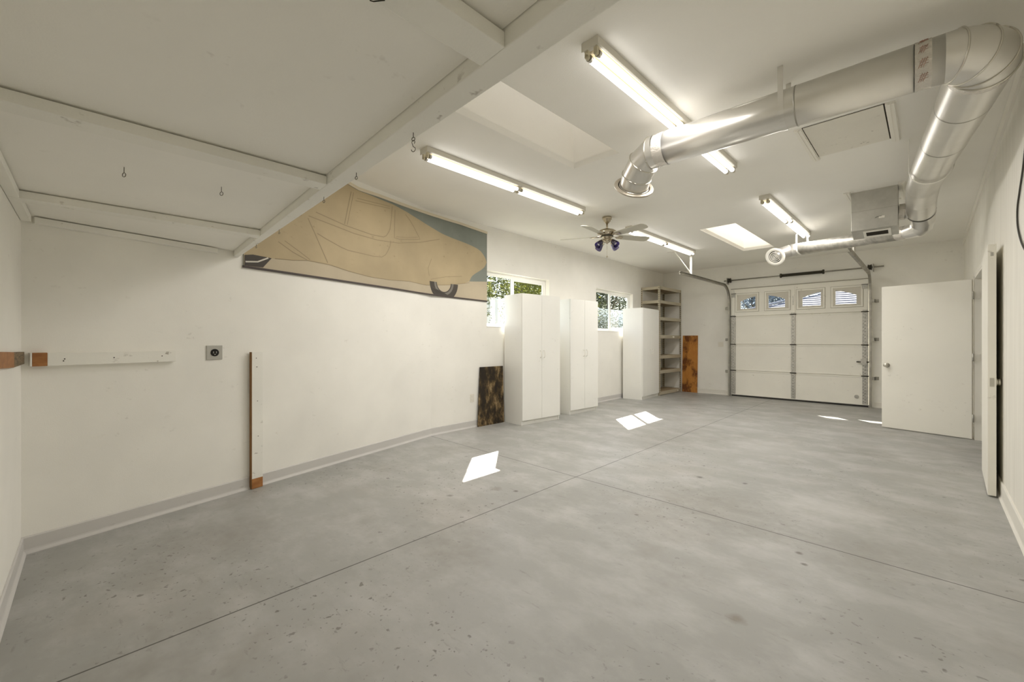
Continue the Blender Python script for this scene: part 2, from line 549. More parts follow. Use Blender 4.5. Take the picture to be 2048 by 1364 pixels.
# ------------------------------------------------------------------ room geometry (metres)
ZC = 2.975
XR = 0.41
YG = 10.40
YB = -0.284
C0 = Vector((-3.763, YB, 0)); B = Vector((-4.678, 3.182, 0)); FL = Vector((-4.868, YG, 0))
uA = (B - C0).normalized(); nA = Vector((uA.y, -uA.x, 0))       # nA points into the room
uF = (FL - B).normalized(); nF = Vector((uF.y, -uF.x, 0))
LA = (B - C0).length; LF = (FL - B).length
def wA(s, z, off=0.0):
    return C0 + uA * s + nA * off + Vector((0, 0, z))
def wF(t, z, off=0.0):
    return B + uF * t + nF * off + Vector((0, 0, z))
def tF(y):
    return (y - B.y) / uF.y

# floor
mb = MB()
mb.prism([(XR + 0.02, YB - 0.02, 0), (XR + 0.02, YG + 0.2, 0), (FL.x - 0.05, YG + 0.2, 0), (B.x - 0.05, B.y, 0), (C0.x - 0.05, YB - 0.02, 0)], (0, 0, -0.12))
mb.box((XR + 0.02, 5.9, -0.12), (2.6, 8.0, 0))
struct(mb.build('floor', m_floor), 'grey painted concrete floor with saw-cut joints')

# ceiling with two skylight openings
SK = [(-2.53, -2.02, 1.30, 3.42), (-2.535, -2.02, 6.67, 8.83)]
mb = MB()
x0, x1, y0, y1 = -5.2, 0.7, -0.5, 10.7
def slab(a, b, c, d):
    mb.box((a, c, ZC), (b, d, ZC + 0.06))
slab(x0, SK[0][0], y0, y1)
slab(SK[0][1], x1, y0, y1)
slab(SK[0][0], SK[0][1], y0, SK[0][2]); slab(SK[0][0], SK[0][1], SK[0][3], SK[1][2]); slab(SK[0][0], SK[0][1], SK[1][3], y1)
struct(mb.build('ceiling', m_ceil), 'flat white textured ceiling')
for i, (a, b, c, d) in enumerate(SK):
    H = 0.62
    sl = 0.10
    r = sroot('window_%d' % (3 + i), (a, c, ZC), 'skylight in the ceiling %s' % ('near the loft' if i == 0 else 'near the garage door'))
    mb = MB()
    cf = 0.024
    out = [(a, c), (b, c), (b, d), (a, d)]
    bot = [(a + cf, c + cf), (b - cf, c + cf), (b - cf, d - cf), (a + cf, d - cf)]
    for k in range(4):
        k2 = (k + 1) % 4
        mb.prism([(*out[k], ZC + 0.0005), (*out[k2], ZC + 0.0005), (*bot[k2], ZC + 0.045), (*bot[k], ZC + 0.045)], (0, 0, 0.012))
    mb.build('rounded_plaster_edge', m_ceil, r)
    mb = MB()
    top = [(a - sl, c - sl), (b + sl, c - sl), (b + sl, d + sl), (a - sl, d + sl)]
    for k in range(4):
        k2 = (k + 1) % 4
        p = [(*bot[k], ZC + 0.044), (*bot[k2], ZC + 0.044), (*top[k2], ZC + H), (*top[k], ZC + H)]
        e = Vector(p[1]) - Vector(p[0]); f = Vector(p[3]) - Vector(p[0])
        nrm = e.cross(f).normalized()
        mb.prism(p, nrm * 0.03 if nrm.dot(Vector((sum(q[0] for q in bot) / 4, sum(q[1] for q in bot) / 4, ZC + 0.3)) - Vector(p[0])) < 0 else -nrm * 0.03)
    mb.build('shaft', m_ceil, r)
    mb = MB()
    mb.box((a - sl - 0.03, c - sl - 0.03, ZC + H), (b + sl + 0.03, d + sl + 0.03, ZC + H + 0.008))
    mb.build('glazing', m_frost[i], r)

# left walls
TH = 0.16
WIN = [(tF(4.193), tF(5.692), 1.465, 2.315), (tF(7.22), tF(8.77), 1.455, 2.325)]
mb = MB()
t0, t1 = 0.0, LF + 0.2
segs = [(t0, WIN[0][0]), (WIN[0][1], WIN[1][0]), (WIN[1][1], t1)]
for a, b in segs:
    mb.frame_box(B, uF, nF, (a, 0, -0.1), (b, -TH, ZC + 0.05))
for (a, b, z0, z1) in WIN:
    mb.frame_box(B, uF, nF, (a, 0, -0.1), (b, -TH, z0))
    mb.frame_box(B, uF, nF, (a, 0, z1), (b, -TH, ZC + 0.05))
struct(mb.build('wall_left', m_wall), 'long left wall with two windows')
mb = MB()
mb.prism([wA(-0.3, -0.1), wA(LA, -0.1), wF(0, -0.1, -TH), wA(-0.3, -0.1, -TH)], (0, 0, ZC + 0.15))
struct(mb.build('wall_left_front', m_wall), 'angled white wall under the loft')
# back wall, right wall, garage wall
mb = MB()
mb.box((-4.4, YB, -0.1), (0.8, YB - 0.15, ZC + 0.05))
struct(mb.build('wall_back', m_wall), 'back wall at the left edge')
mb = MB()
DY0, DY1, DZ = 6.03, 7.90, 2.06
mb.box((XR, YB - 0.1, -0.1), (XR + 0.14, DY0, ZC + 0.05))
mb.box((XR, DY1, -0.1), (XR + 0.14, YG + 0.2, ZC + 0.05))
mb.box((XR, DY0, DZ), (XR + 0.14, DY1, ZC + 0.05))
struct(mb.build('wall_right', m_panel), 'right wall of grooved white panelling')
mb = MB()
GX0, GX1, GZ = -3.19, -0.84, 2.40
mb.box((-5.2, YG, -0.1), (GX0, YG + 0.16, ZC + 0.05))
mb.box((GX1, YG, -0.1), (0.8, YG + 0.16, ZC + 0.05))
mb.box((GX0, YG, GZ), (GX1, YG + 0.16, ZC + 0.05))
struct(mb.build('wall_far', m_wall), 'far wall around the garage door')
# passage behind the double doors
mb = MB()
mb.box((2.4, 5.6, -0.1), (2.5, 8.4, 2.6)); mb.box((XR + 0.14, 5.5, -0.1), (2.5, 5.6, 2.6))
mb.box((XR + 0.14, 8.3, -0.1), (2.5, 8.4, 2.6)); mb.box((XR + 0.14, 5.5, 2.5), (2.5, 8.4, 2.6))
struct(mb.build('wall_passage', m_wall), 'dark passage behind the double doors')

# baseboards
def cove(mb, p, u, n, length, h, th):
    prof = [(0, 0), (th + 0.012, 0), (th + 0.010, 0.006), (th + 0.002, 0.018), (th, 0.026), (th, h - 0.008), (th - 0.005, h), (0, h)]
    pts = [Vector(p) + Vector(n) * a + Vector((0, 0, b)) for a, b in prof]
    mb.prism(pts, Vector(u) * length)
mb = MB(); cove(mb, C0, uA, nA, LA, 0.102, 0.010)
struct(mb.build('baseboard_left_front', m_base), 'grey baseboard along the angled wall')
mb = MB(); cove(mb, B, uF, nF, LF, 0.102, 0.010)
struct(mb.build('baseboard_left', m_base), 'grey baseboard along the left wall')
mb = MB(); cove(mb, C0, (1, 0, 0), (0, 1, 0), 4.1, 0.102, 0.010)
struct(mb.build('baseboard_back', m_base), 'grey baseboard along the back wall')
mb = MB(); cove(mb, (XR, YB, 0), (0, 1, 0), (-1, 0, 0), DY0 - YB - 0.06, 0.13, 0.012)
cove(mb, (XR, DY1 + 0.06, 0), (0, 1, 0), (-1, 0, 0), YG - DY1 - 0.06, 0.13, 0.012)
struct(mb.build('baseboard_right', m_basew), 'white baseboard along the right wall')
mb = MB(); cove(mb, (FL.x, YG, 0), (1, 0, 0), (0, -1, 0), GX0 - 0.1 - FL.x, 0.11, 0.012)
cove(mb, (GX1 + 0.1, YG, 0), (1, 0, 0), (0, -1, 0), XR - GX1 - 0.1, 0.11, 0.012)
struct(mb.build('baseboard_far', m_basew), 'white baseboard along the far wall')
mb = MB()
mb.box((XR - 0.018, YB, ZC - 0.10), (XR, YG, ZC - 0.002))
struct(mb.build('trim_1', m_trim), 'cream trim along the top of the right wall')

# windows in the left wall
for i, (a, b, z0, z1) in enumerate(WIN):
    r = sroot('window_%d' % (i + 1), wF((a + b) / 2, z0, -TH / 2), 'white sliding window %s' % ('behind the first cabinet' if i == 0 else 'behind the third cabinet'))
    fd0, fd1 = -0.075, -0.125
    mb = MB()
    fw = 0.045
    mb.frame_box(B, uF, nF, (a, fd0, z0), (a + fw, fd1, z1)); mb.frame_box(B, uF, nF, (b - fw, fd0, z0), (b, fd1, z1))
    mb.frame_box(B, uF, nF, (a + fw, fd0, z0), (b - fw, fd1, z0 + fw)); mb.frame_box(B, uF, nF, (a + fw, fd0, z1 - fw), (b - fw, fd1, z1))
    mb.build('window_frame', m_vinyl, r, bevel=0.004)
    mid = a + (b - a) * 0.44
    mb = MB()
    for (p, q, d0, d1, nm) in ((a + fw, mid + 0.03, -0.105, -0.122, 0), (mid - 0.03, b - fw, -0.080, -0.100, 1)):
        mb = MB()
        sw = 0.016 if nm == 0 else 0.045
        l = 0.05 if nm == 0 else sw
        zz0, zz1 = z0 + fw, z1 - fw
        mb.frame_box(B, uF, nF, (p, d0, zz0), (p + sw, d1, zz1)); mb.frame_box(B, uF, nF, (q - (l if nm == 0 else sw), d0, zz0), (q, d1, zz1))
        if nm == 1:
            mb = MB()
            mb.frame_box(B, uF, nF, (p, d0, zz0), (p + 0.05, d1, zz1)); mb.frame_box(B, uF, nF, (q - sw, d0, zz0), (q, d1, zz1))
            p2 = p + 0.05
        else:
            p2 = p + sw
        q2 = q - (l if nm == 0 else sw)
        mb.frame_box(B, uF, nF, (p2, d0, zz0), (q2, d1, zz0 + sw)); mb.frame_box(B, uF, nF, (p2, d0, zz1 - sw), (q2, d1, zz1))
        sa = mb.build('sash', m_vinyl, r)
        mb = MB()
        dm = (d0 + d1) / 2
        mb.frame_box(B, uF, nF, (p2, dm - 0.002, zz0 + sw), (q2, dm + 0.002, zz1 - sw))
        mb.build('pane', m_glass, sa)
    mb = MB()
    mb.frame_box(B, uF, nF, (a, 0.006, z0 - 0.004), (b, -0.075, z0 + 0.004))
    mb.build('window_sill', m_vinyl, r)

# ------------------------------------------------------------------ garage door
gd = sroot('door_1', (-2.02, YG, 0), 'white sectional garage door with four arched windows')
DX0, DX1 = -3.215, -0.825
DYI, DYO = YG - 0.065, YG - 0.008
zs = [0.03, 0.585, 1.175, 1.805, 2.425]
WX = [(-3.128, -2.661), (-2.545, -2.072), (-1.961, -1.485), (-1.388, -0.898)]
WZ0, WZ1 = 1.905, 2.315
for k in range(4):
    mb = MB()
    z0, z1 = zs[k] + 0.004, zs[k + 1] - 0.004
    if k < 3:
        mb.box((DX0, DYI + 0.014, z0), (DX1, DYO, z1))
        for za, zb in ((z0, z0 + 0.028), (z1 - 0.028, z1)):
            mb.box((DX0, DYI + 0.004, za), (DX1, DYI + 0.014, zb))
    else:
        xs = [DX0] + [v for w in WX for v in w] + [DX1]
        for j in range(0, len(xs), 2):
            mb.box((xs[j], DYI + 0.004, WZ0), (xs[j + 1], DYO, WZ1))
        mb.box((DX0, DYI + 0.004, z0), (DX1, DYO, WZ0)); mb.box((DX0, DYI + 0.004, WZ1), (DX1, DYO, z1))
        mb.box((DX0, DYI - 0.004, z1 - 0.02), (DX1, DYI + 0.004, z1))
    if k < 3:
        mb.box((DX0, DYO - 0.03, z1 - 0.002), (DX1, DYO - 0.012, z1 + 0.012))
    sec = mb.build('door_section', m_gdoor, gd, bevel=0.003)
    if k < 3:
        for xa, xb in ((DX0, DX0 + 0.085), (-2.058, -1.985), (DX1 - 0.085, DX1)):
            mb = MB()
            mb.box((xa, DYI - 0.010, z0 + 0.02), (xb, DYI + 0.014, z1 - 0.02))
            for h in range(9):
                hz = z0 + 0.05 + h * (z1 - z0 - 0.1) / 8
                mb.cyl(((xa + xb) / 2, DYI - 0.0115, hz), ((xa + xb) / 2, DYI - 0.009, hz), 0.007, 8, 1)
                if xa != -2.058:
                    mb.cyl((xa + 0.015, DYI - 0.0115, hz + 0.02), (xa + 0.015, DYI - 0.009, hz + 0.02), 0.006, 8, 1)
            mb.build('stile', [m_strip, m_dark], sec)
    else:
        for xa, xb in ((DX0, DX0 + 0.06), (-2.05, -1.99), (DX1 - 0.06, DX1)):
            mb = MB()
            mb.box((xa, DYI - 0.006, z0 + 0.02), (xb, DYI + 0.004, z1 - 0.02))
            if xa == -2.05:
                mb.box((xa + 0.018, DYI - 0.0075, 2.0), (xb - 0.018, DYI - 0.005, 2.18), 1)
            mb.build('stile', [m_gdoor, m_strip], sec)
        for j, (xa, xb) in enumerate(WX):
            mb = MB()
            fw = 0.03
            ya, yb = DYI - 0.008, DYI + 0.03
            mb.box((xa, ya, WZ0), (xa + fw, yb, WZ1)); mb.box((xb - fw, ya, WZ0), (xb, yb, WZ1))
            mb.box((xa + fw, ya, WZ0), (xb - fw, yb, WZ0 + fw)); mb.box((xa + fw, ya, WZ1 - fw), (xb - fw, yb, WZ1))
            fr = mb.build('window_frame', m_gdoor, sec, bevel=0.004)
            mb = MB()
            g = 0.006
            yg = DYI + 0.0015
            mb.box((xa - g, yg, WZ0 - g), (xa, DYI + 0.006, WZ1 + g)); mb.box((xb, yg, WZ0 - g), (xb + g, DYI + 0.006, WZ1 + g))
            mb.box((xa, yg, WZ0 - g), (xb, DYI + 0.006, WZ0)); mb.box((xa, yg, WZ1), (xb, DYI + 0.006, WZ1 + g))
            mb.build('gap_line', m_joint, fr)  # recess gap around the frame, painted as a dark strip
            cx = -2.603 if j < 2 else -1.437
            def arch(x):
                return 2.245 - 0.145 * ((x - cx) / 0.50) ** 2
            mb = MB()
            mgl, ma, mbt = 0.05, xa + fw, xb - fw
            yi, yo = DYI + 0.020, DYI + 0.026
            n = 14
            la = ma + (0.07 if j in (0, 2) else 0.04); lb = mbt - (0.04 if j in (0, 2) else 0.07)
            zl = WZ0 + fw + 0.035; zt = WZ1 - fw
            for q in range(n):
                xq = la + (lb - la) * q / n; xr = la + (lb - la) * (q + 1) / n
                mb.prism([(xq, yi, arch(xq)), (xr, yi, arch(xr)), (xr, yi, zt), (xq, yi, zt)], (0, yo - yi, 0))
            mb.box((ma, yi, WZ0 + fw), (la, yo, zt)); mb.box((lb, yi, WZ0 + fw), (mbt, yo, zt)); mb.box((la, yi, WZ0 + fw), (lb, yo, zl))
            mb.build('arched_insert', m_insert, fr)
            mb = MB()
            mb.box((ma, DYI + 0.034, WZ0 + fw), (mbt, DYI + 0.038, zt))
            mb.build('pane', m_glass, fr)
# hinges
for z in zs[1:4]:
    for x in (DX0 + 0.045, -2.02, DX1 - 0.045):
        mb = MB()
        mb.box((x - 0.035, DYI - 0.016, z - 0.035), (x + 0.035, DYI - 0.004, z + 0.035), 1)
        mb.cyl((x - 0.055, DYI - 0.020, z), (x + 0.055, DYI - 0.020, z), 0.010, 10)
        mb.build('hinge', [m_dark, m_strip], gd)
for x in (DX0 + 0.05, DX1 - 0.05):
    mb = MB()
    mb.box((x - 0.04, DYI - 0.022, 2.24), (x + 0.04, DYI - 0.004, 2.32))
    mb.box((x - 0.045, DYI - 0.026, 2.315), (x + 0.05, DYI - 0.004, 2.325), 1)
    mb.build('top_bracket', [m_strip, m_dark], gd)
mb = MB()
mb.box((-0.93, DYI - 0.03, 0.80), (-0.845, DYI - 0.006, 0.91)); mb.cyl((-0.995, DYI - 0.02, 0.853), (-0.80, DYI - 0.02, 0.853), 0.010, 10, 1)
mb.cyl((-0.96, DYI - 0.05, 0.853), (-0.96, DYI - 0.014, 0.853), 0.012, 10, 1)
mb.build('slide_lock', [m_strip, m_dark], gd)
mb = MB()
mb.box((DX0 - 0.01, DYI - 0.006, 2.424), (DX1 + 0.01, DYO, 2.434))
mb.build('top_strip', m_joint, gd)  # thin dark strip along the door top
mb = MB()
mb.box((DX0, DYI + 0.005, 0.0), (DX1, DYO, 0.034))
mb.build('bottom_seal', m_rubber, gd)
mb = MB()
mb.cyl((-0.995, DYI + 0.004, 0.185), (-0.995, DYI + 0.014, 0.185), 0.035, 18)
mb.build('finger_hole', m_strip, gd)

# tracks
def track(x, side, yend, label, drop, brace=True):
    r = thing('door_track', label, 'track', (x, YG - 0.09, 0))
    yv = YG - 0.10
    path = [(x, yv, 0.0), (x, yv, 1.1), (x, yv, 2.12)]
    rad = 0.36
    for k in range(1, 9):
        a = R(90) * k / 8
        path.append((x, yv - rad + rad * math.cos(a), 2.14 + rad * math.sin(a)))
    path.append((x, yend, 2.505))
    mb = MB()
    mb.sweep(path, (1, 0, 0), 0.008, 0.055)
    p2 = [(a + side * 0.018, b, c) for a, b, c in path]
    up = []
    for off in (-0.026, 0.026):
        pp = []
        for i, q in enumerate(path):
            d = (Vector(path[min(i + 1, len(path) - 1)]) - Vector(path[max(i - 1, 0)])).normalized()
            u = Vector((1, 0, 0)).cross(d)
            pp.append(Vector(q) + u * off + Vector((-side * 0.016, 0, 0)))
        mb.sweep(pp, (1, 0, 0), 0.034, 0.005)
    mb.build('rail', m_track, r)
    for z in (0.55, 1.28, 2.0):
        mb = MB()
        mb.box((x + side * 0.004, yv - 0.02, z - 0.03), (x + side * 0.05, yv + 0.02, z + 0.03))
        mb.box((x + side * 0.044, yv - 0.02, z - 0.03), (x + side * 0.05, YG, z + 0.03))
        mb.box((x + side * 0.044, YG - 0.006, z - 0.03), (x + side * 0.10, YG, z + 0.03))
        mb.build('bracket', m_track, r)
    mb = MB()
    y = drop
    mb.box((x - 0.003, y - 0.02, 2.50), (x + 0.003, y + 0.02, ZC)); mb.box((x - 0.02, y + 0.017, 2.53), (x + 0.02, y + 0.021, ZC))
    if brace:
        mb.sweep([(x, y + 0.0, 2.56), (x - 0.22, y - 0.20, ZC - 0.008)], (0.7, -0.7, 0), 0.035, 0.006)
        mb.box((x - 0.36, y - 0.24, ZC - 0.006), (x + 0.06, y - 0.20, ZC), 1)
    mb.build('ceiling_hanger', [m_white, m_white], r)
    return r
track(-3.265, -1, 7.64, 'grey steel door track curving from left of the garage door to its white ceiling hanger', 8.15)
track(-0.775, 1, 7.40, 'grey steel door track rising right of the garage door towards the duct', 7.75, False)

# torsion bar
r = thing('torsion_bar', 'thin steel torsion bar with black spring above the garage door', 'torsion bar', (-2.02, YG - 0.09, 2.63))
TY = YG - 0.095
mb = MB(); mb.cyl((-3.36, TY, 2.63), (-0.60, TY, 2.63), 0.0135, 14)
mb.build('shaft', m_track, r)
mb = MB()
pts = []
NT = 46
mb.cyl((-2.22, TY, 2.63), (-1.52, TY, 2.63), 0.027, 20)
for k in range(NT * 8 + 1):
    a = 2 * math.pi * k / 8
    pts.append((-2.22 + 0.70 * k / (NT * 8), TY + 0.029 * math.cos(a), 2.63 + 0.029 * math.sin(a)))
mb.tube(pts, 0.0055, 5)
mb.build('spring', m_spring, r)
for x in (-2.235, -1.505):
    mb = MB(); mb.lathe((x - 0.018, TY, 2.63), (1, 0, 0), [(0, 0.03), (0.004, 0.045), (0.03, 0.045), (0.036, 0.032)], 20)
    mb.build('winding_cone', m_dark, r)
for x in (-3.245, -0.80):
    mb = MB(); mb.lathe((x - 0.03, TY, 2.63), (1, 0, 0), [(0, 0.03), (0.004, 0.055), (0.012, 0.055), (0.016, 0.045), (0.044, 0.045), (0.048, 0.055), (0.056, 0.055), (0.06, 0.03)], 24)
    mb.build('cable_drum', m_dark, r)
    mb = MB(); mb.box((x - 0.055 if x < -2 else x + 0.045, TY - 0.03, 2.55), (x - 0.045 if x < -2 else x + 0.055, YG, 2.69))
    mb.build('end_bracket', m_track, r)
mb = MB(); mb.box((-1.91, TY - 0.02, 2.60), (-1.90, YG, 2.68)) 
# ------------------------------------------------------------------ double doors
def leaf(name, label, hinge, free, th, zt, knob_side):
    h = Vector((*hinge, 0)); f = Vector((*free, 0))
    u = (f - h).normalized(); n = Vector((u.y, -u.x, 0))
    L = (f - h).length
    r = sroot(name, h, label)
    mb = MB()
    mb.frame_box(h, u, n, (0, 0, 0.012), (L, th, zt))
    mb.build('door_leaf', m_door, r, bevel=0.003)
    return r, h, u, n, L
r, h, u, n, L = leaf('door_2', 'white slab door standing open square to the right wall', (0.376, 7.86), (-0.495, 8.081), 0.045, 2.03, 1)
# visible face is the one at offset 0 towards the camera
if (Vector((0, 0, 0)) - h).dot(n) < 0:
    n = -n
def knobm(c, d, r0, mats, parent, nm='door_knob'):
    mb = MB()
    mb.lathe(c, d, [(0, r0 * 1.15), (0.006, r0 * 1.15), (0.008, r0 * 0.5), (0.03, r0 * 0.42), (0.036, r0 * 0.8), (0.045, r0), (0.058, r0 * 0.95), (0.066, r0 * 0.6), (0.067, r0 * 0.01)], 24)
    return mb.build(nm, mats, parent)
knobm(h + u * (L - 0.06) + n * 0.0 + Vector((0, 0, 0.905)), n, 0.028, m_steel, r)
for z in (0.273, 1.043, 1.826):
    mb = MB()
    mb.cyl(h + n * 0.012 - u * 0.012 + Vector((0, 0, z - 0.05)), h + n * 0.012 - u * 0.012 + Vector((0, 0, z + 0.05)), 0.008, 10)
    mb.box((XR + 0.0, 7.865, z - 0.045), (XR + 0.035, 7.869, z + 0.045), 1)
    mb.build('hinge', [m_strip, m_trim], r)
r, h, u, n, L = leaf('door_3', 'white slab door folded back flat against the right wall', (0.352, 6.03), (0.328, 5.089), -0.047, 2.025, 1)
# latch plate on the free edge and knob behind
e = h + u * L
nn = n if n.x > 0 else -n
mb = MB(); mb.frame_box(e + nn * 0.0235, u, nn, (-0.001, -0.012, 0.885), (0.002, 0.012, 0.955))
mb.build('latch_plate', m_steel, r)
mb = MB(); mb.frame_box(e + nn * 0.0235, u, nn, (-0.001, -0.008, 1.93), (0.002, 0.008, 1.96))
mb.build('flush_bolt', m_strip, r)
mb = MB(); mb.lathe(e - u * 0.055 + nn * 0.047 + Vector((0, 0, 0.92)), nn, [(0, 0.03), (0.006, 0.03), (0.009, 0.018), (0.012, 0.026), (0.022, 0.028), (0.026, 0.02)], 20)
mb.build('door_knob', m_steel, r)
# jambs and casing of the doorway
mb = MB()
mb.box((XR - 0.012, DY0, 0), (XR + 0.16, DY0 + 0.03, DZ)); mb.box((XR - 0.012, DY1 - 0.03, 0), (XR + 0.16, DY1, DZ)); mb.box((XR - 0.012, DY0, DZ - 0.025), (XR + 0.16, DY1, DZ))
mb.box((XR - 0.014, DY1, 0), (XR, DY1 + 0.055, DZ + 0.05)); mb.box((XR - 0.014, DY0, DZ), (XR, DY1 + 0.055, DZ + 0.05))
mb.box((XR + 0.06, DY1 - 0.045, 0), (XR + 0.10, DY1 - 0.03, DZ - 0.025))
struct(mb.build('trim_2', m_trim), 'white jamb and casing of the double doorway')

# ------------------------------------------------------------------ loft platform
ZL = 1.944
lp = thing('loft_platform', 'low white timber loft platform crossing the room overhead', 'loft', (-1.7, 0.2, ZL))
def by_in(x): return 0.664 - 0.042 * x
def by_out(x): return 0.752 - 0.029 * x
def xwall(y): return C0.x + (y - C0.y) * (B.x - C0.x) / (B.y - C0.y)
mb = MB()
xl = xwall(0.87) + 0.003
mb.prism([(xwall(by_in(-4.02)) + 0.003, by_in(-4.02), ZL), (XR - 0.022, by_in(XR), ZL), (XR - 0.022, by_out(XR), ZL), (xl, by_out(-4.03), ZL)], (0, 0, 0.14))
mb.build('front_beam', m_lumber, lp, bevel=0.003)
JZ = ZL + 0.038
for xa, xb in ((-0.805, -0.713), (-1.988, -1.898), (-3.225, -3.135)):
    mb = MB()
    xm = (xa + xb) / 2
    mb.prism([(xa, YB + 0.002, ZL), (xb, YB + 0.002, ZL), (xb, by_in(xb) - 0.002, ZL), (xa, by_in(xa) - 0.002, ZL)], (0, 0, 0.038))
    jo = mb.build('joist', m_lumber, lp, bevel=0.002)
    mb = MB(); mb.box((xa + 0.022, YB + 0.004, ZL + 0.038), (xb - 0.022, by_in(xb) - 0.004, JZ + 0.007))
    mb.build('added_spacer', m_lumber, jo)  # unseen spacer added so the groove over the joist stays dark
mb = MB()
mb.prism([wA(0.045, ZL, 0.002), wA(0.045, ZL, 0.04), wA(1.015, ZL, 0.04), wA(1.04, ZL, 0.002)], (0, 0, 0.038))
mb.build('ledger', m_lumber, lp, bevel=0.002)
for xa, xb in ((-3.715, -3.228), (-3.132, -1.991), (-1.895, -0.808), (-0.71, 0.385)):
    mb = MB(); mb.box((xa, YB + 0.002, ZL + 0.001), (xb, YB + 0.042, ZL + 0.038))
    mb.build('back_ledger', m_lumber, lp, bevel=0.002)
mb = MB()
mb.prism([wA(0.004, JZ + 0.007, 0.003), (XR - 0.022, YB + 0.003, JZ + 0.007), (XR - 0.022, by_in(XR) - 0.003, JZ + 0.007), (xwall(by_in(-4.02)) + 0.004, by_in(-4.02) - 0.003, JZ + 0.007)], (0, 0, 0.018))
mb.build('deck', m_deck, lp)
def eyehook(x, y, z, s=1.0, turn=0.5, par=None):
    mb = MB()
    mb.cyl((x, y, z), (x, y, z - 0.022 * s), 0.0014, 8)
    pts = []
    for k in range(15):
        a = 2 * math.pi * k / 14
        pts.append((x + 0.008 * s * math.sin(a) * math.cos(turn), y + 0.008 * s * math.sin(a) * math.sin(turn), z - 0.030 * s + 0.008 * s * math.cos(a)))
    mb.tube(pts, 0.0014, 6)
    return mb.build('eye_hook', m_hook, par, label='dark steel eye hook')
for (x, y) in ((-2.425, 0.102), (-2.404, 0.444)):
    eyehook(x, y, JZ + 0.006, 1.1, 0.6, lp)
for (x, y) in ((-1.22, 0.76), (-1.677, 0.775), (-2.07, 0.795), (-2.869, 0.83), (-3.42, 0.84)):
    eyehook(x, y, ZL + 0.001, 0.75, 0.4, lp)
mb = MB()
mb.tube([(-0.802, 0.398, ZL + 0.0), (-0.803, 0.400, ZL - 0.005), (-0.797, 0.404, ZL - 0.008), (-0.780, 0.420, ZL - 0.006)], 0.0013, 6)
mb.build('bent_nail', m_dark, lp, label='bent dark nail')
# S hook hanging in an eye
mb = MB()
pts = []
zc = ZL - 0.0275
for k in range(9):
    a = R(-60 + 270 * k / 8)
    pts.append((-1.22 + 0.006 * math.cos(a) * 0.9, 0.76 + 0.006 * math.cos(a) * 0.4, zc - 0.004 + 0.006 * math.sin(a)))
for k in range(9):
    a = R(90 - 270 * k / 8)
    pts.append((-1.22 + 0.008 * math.cos(a) * 0.9, 0.76 + 0.008 * math.cos(a) * 0.4, zc - 0.028 + 0.008 * math.sin(a)))
mb.tube(pts, 0.0013, 6)
tag(mb.build('s_hook', m_hook, loc=(-1.22, 0.76, zc - 0.03)), 'small dark S hook hanging from an eye in the loft beam', 'hook')

# ------------------------------------------------------------------ timbers on the near walls
r = thing('wall_plank', 'white painted short timber fixed level on the angled wall', 'board', wA(0.37, 1.10, 0.02))
def pl(s0, s1, m, nm, za=1.101, zb=1.181, th=0.038):
    mb = MB()
    mb.frame_box(C0, uA, nA, (s0, 0.001, za), (s1, th, zb))
    return mb.build(nm, m, r, bevel=0.002)
pl(0.098, 0.745, m_lumber, 'painted_length', 1.1, 1.178)
pl(0.036, 0.098, m_bare, 'bare_end', 1.1, 1.180)
pl(0.027, 0.036, m_lumber, 'white_edge')
for s, z in ((0.17, 1.14), (0.165, 1.128), (0.40, 1.14), (0.66, 1.143)):
    mb = MB(); mb.cyl(wA(s, z, 0.036), wA(s, z, 0.0395), 0.0035, 10)
    mb.build('nail_head', m_dark, r)
r = thing('timber_block', 'rough bare timber block on the back wall at the left edge', 'block', (-3.45, YB, 1.11))
mb = MB(); mb.prism([(-3.745, YB + 0.001, 1.116), (-3.27, YB + 0.001, 1.116), (-3.27, YB + 0.001, 1.194), (-3.745, YB + 0.001, 1.187)], (0, 0.013, 0))
mb.build('weathered_length', m_rough, r, bevel=0.002)
mb = MB(); mb.prism([(-3.27, YB + 0.001, 1.116), (-2.5, YB + 0.001, 1.142), (-2.5, YB + 0.001, 1.21), (-3.27, YB + 0.001, 1.194)], (0, 0.014, 0))
mb.build('bare_length', m_bare, r, bevel=0.002)
r = thing('wall_stud', 'white painted upright timber against the angled wall with bare foot', 'board', wA(1.325, 0, 0.02))
s0 = 1.277
mb = MB(); mb.frame_box(C0, uA, nA, (s0, 0.012, 0.085), (s0 + 0.090, 0.045, 1.157))
mb.build('painted_length', m_lumber, r, bevel=0.0015)
mb = MB(); mb.frame_box(C0, uA, nA, (s0, 0.012, 0.001), (s0 + 0.090, 0.045, 0.085))
mb.build('bare_foot', m_bare, r, bevel=0.0015)
mb = MB(); mb.frame_box(C0, uA, nA, (s0 - 0.003, 0.012, 0.001), (s0 - 0.0005, 0.0435, 1.156))
mb.build('bare_side', m_sideb, r)
for s, z in ((0.035, 1.105), (0.04, 1.03), (0.045, 0.74), (0.05, 0.44)):
    mb = MB(); mb.cyl(wA(s0 + s, z, 0.043), wA(s0 + s, z, 0.0465), 0.0035, 10)
    mb.build('nail_head', m_dark, r)
r = thing('range_outlet', 'square grey outlet plate with black round socket on the angled wall', 'outlet', wA(1.012, 1.158, 0.0))
sc = 1.012
mb = MB(); mb.frame_box(C0, uA, nA, (sc - 0.057, 0.0005, 1.102), (sc + 0.057, 0.008, 1.215))
mb.build('plate', m_greyplate, r, bevel=0.003)
mb = MB(); mb.cyl(wA(sc, 1.158, 0.006), wA(sc, 1.158, 0.012), 0.029, 28)
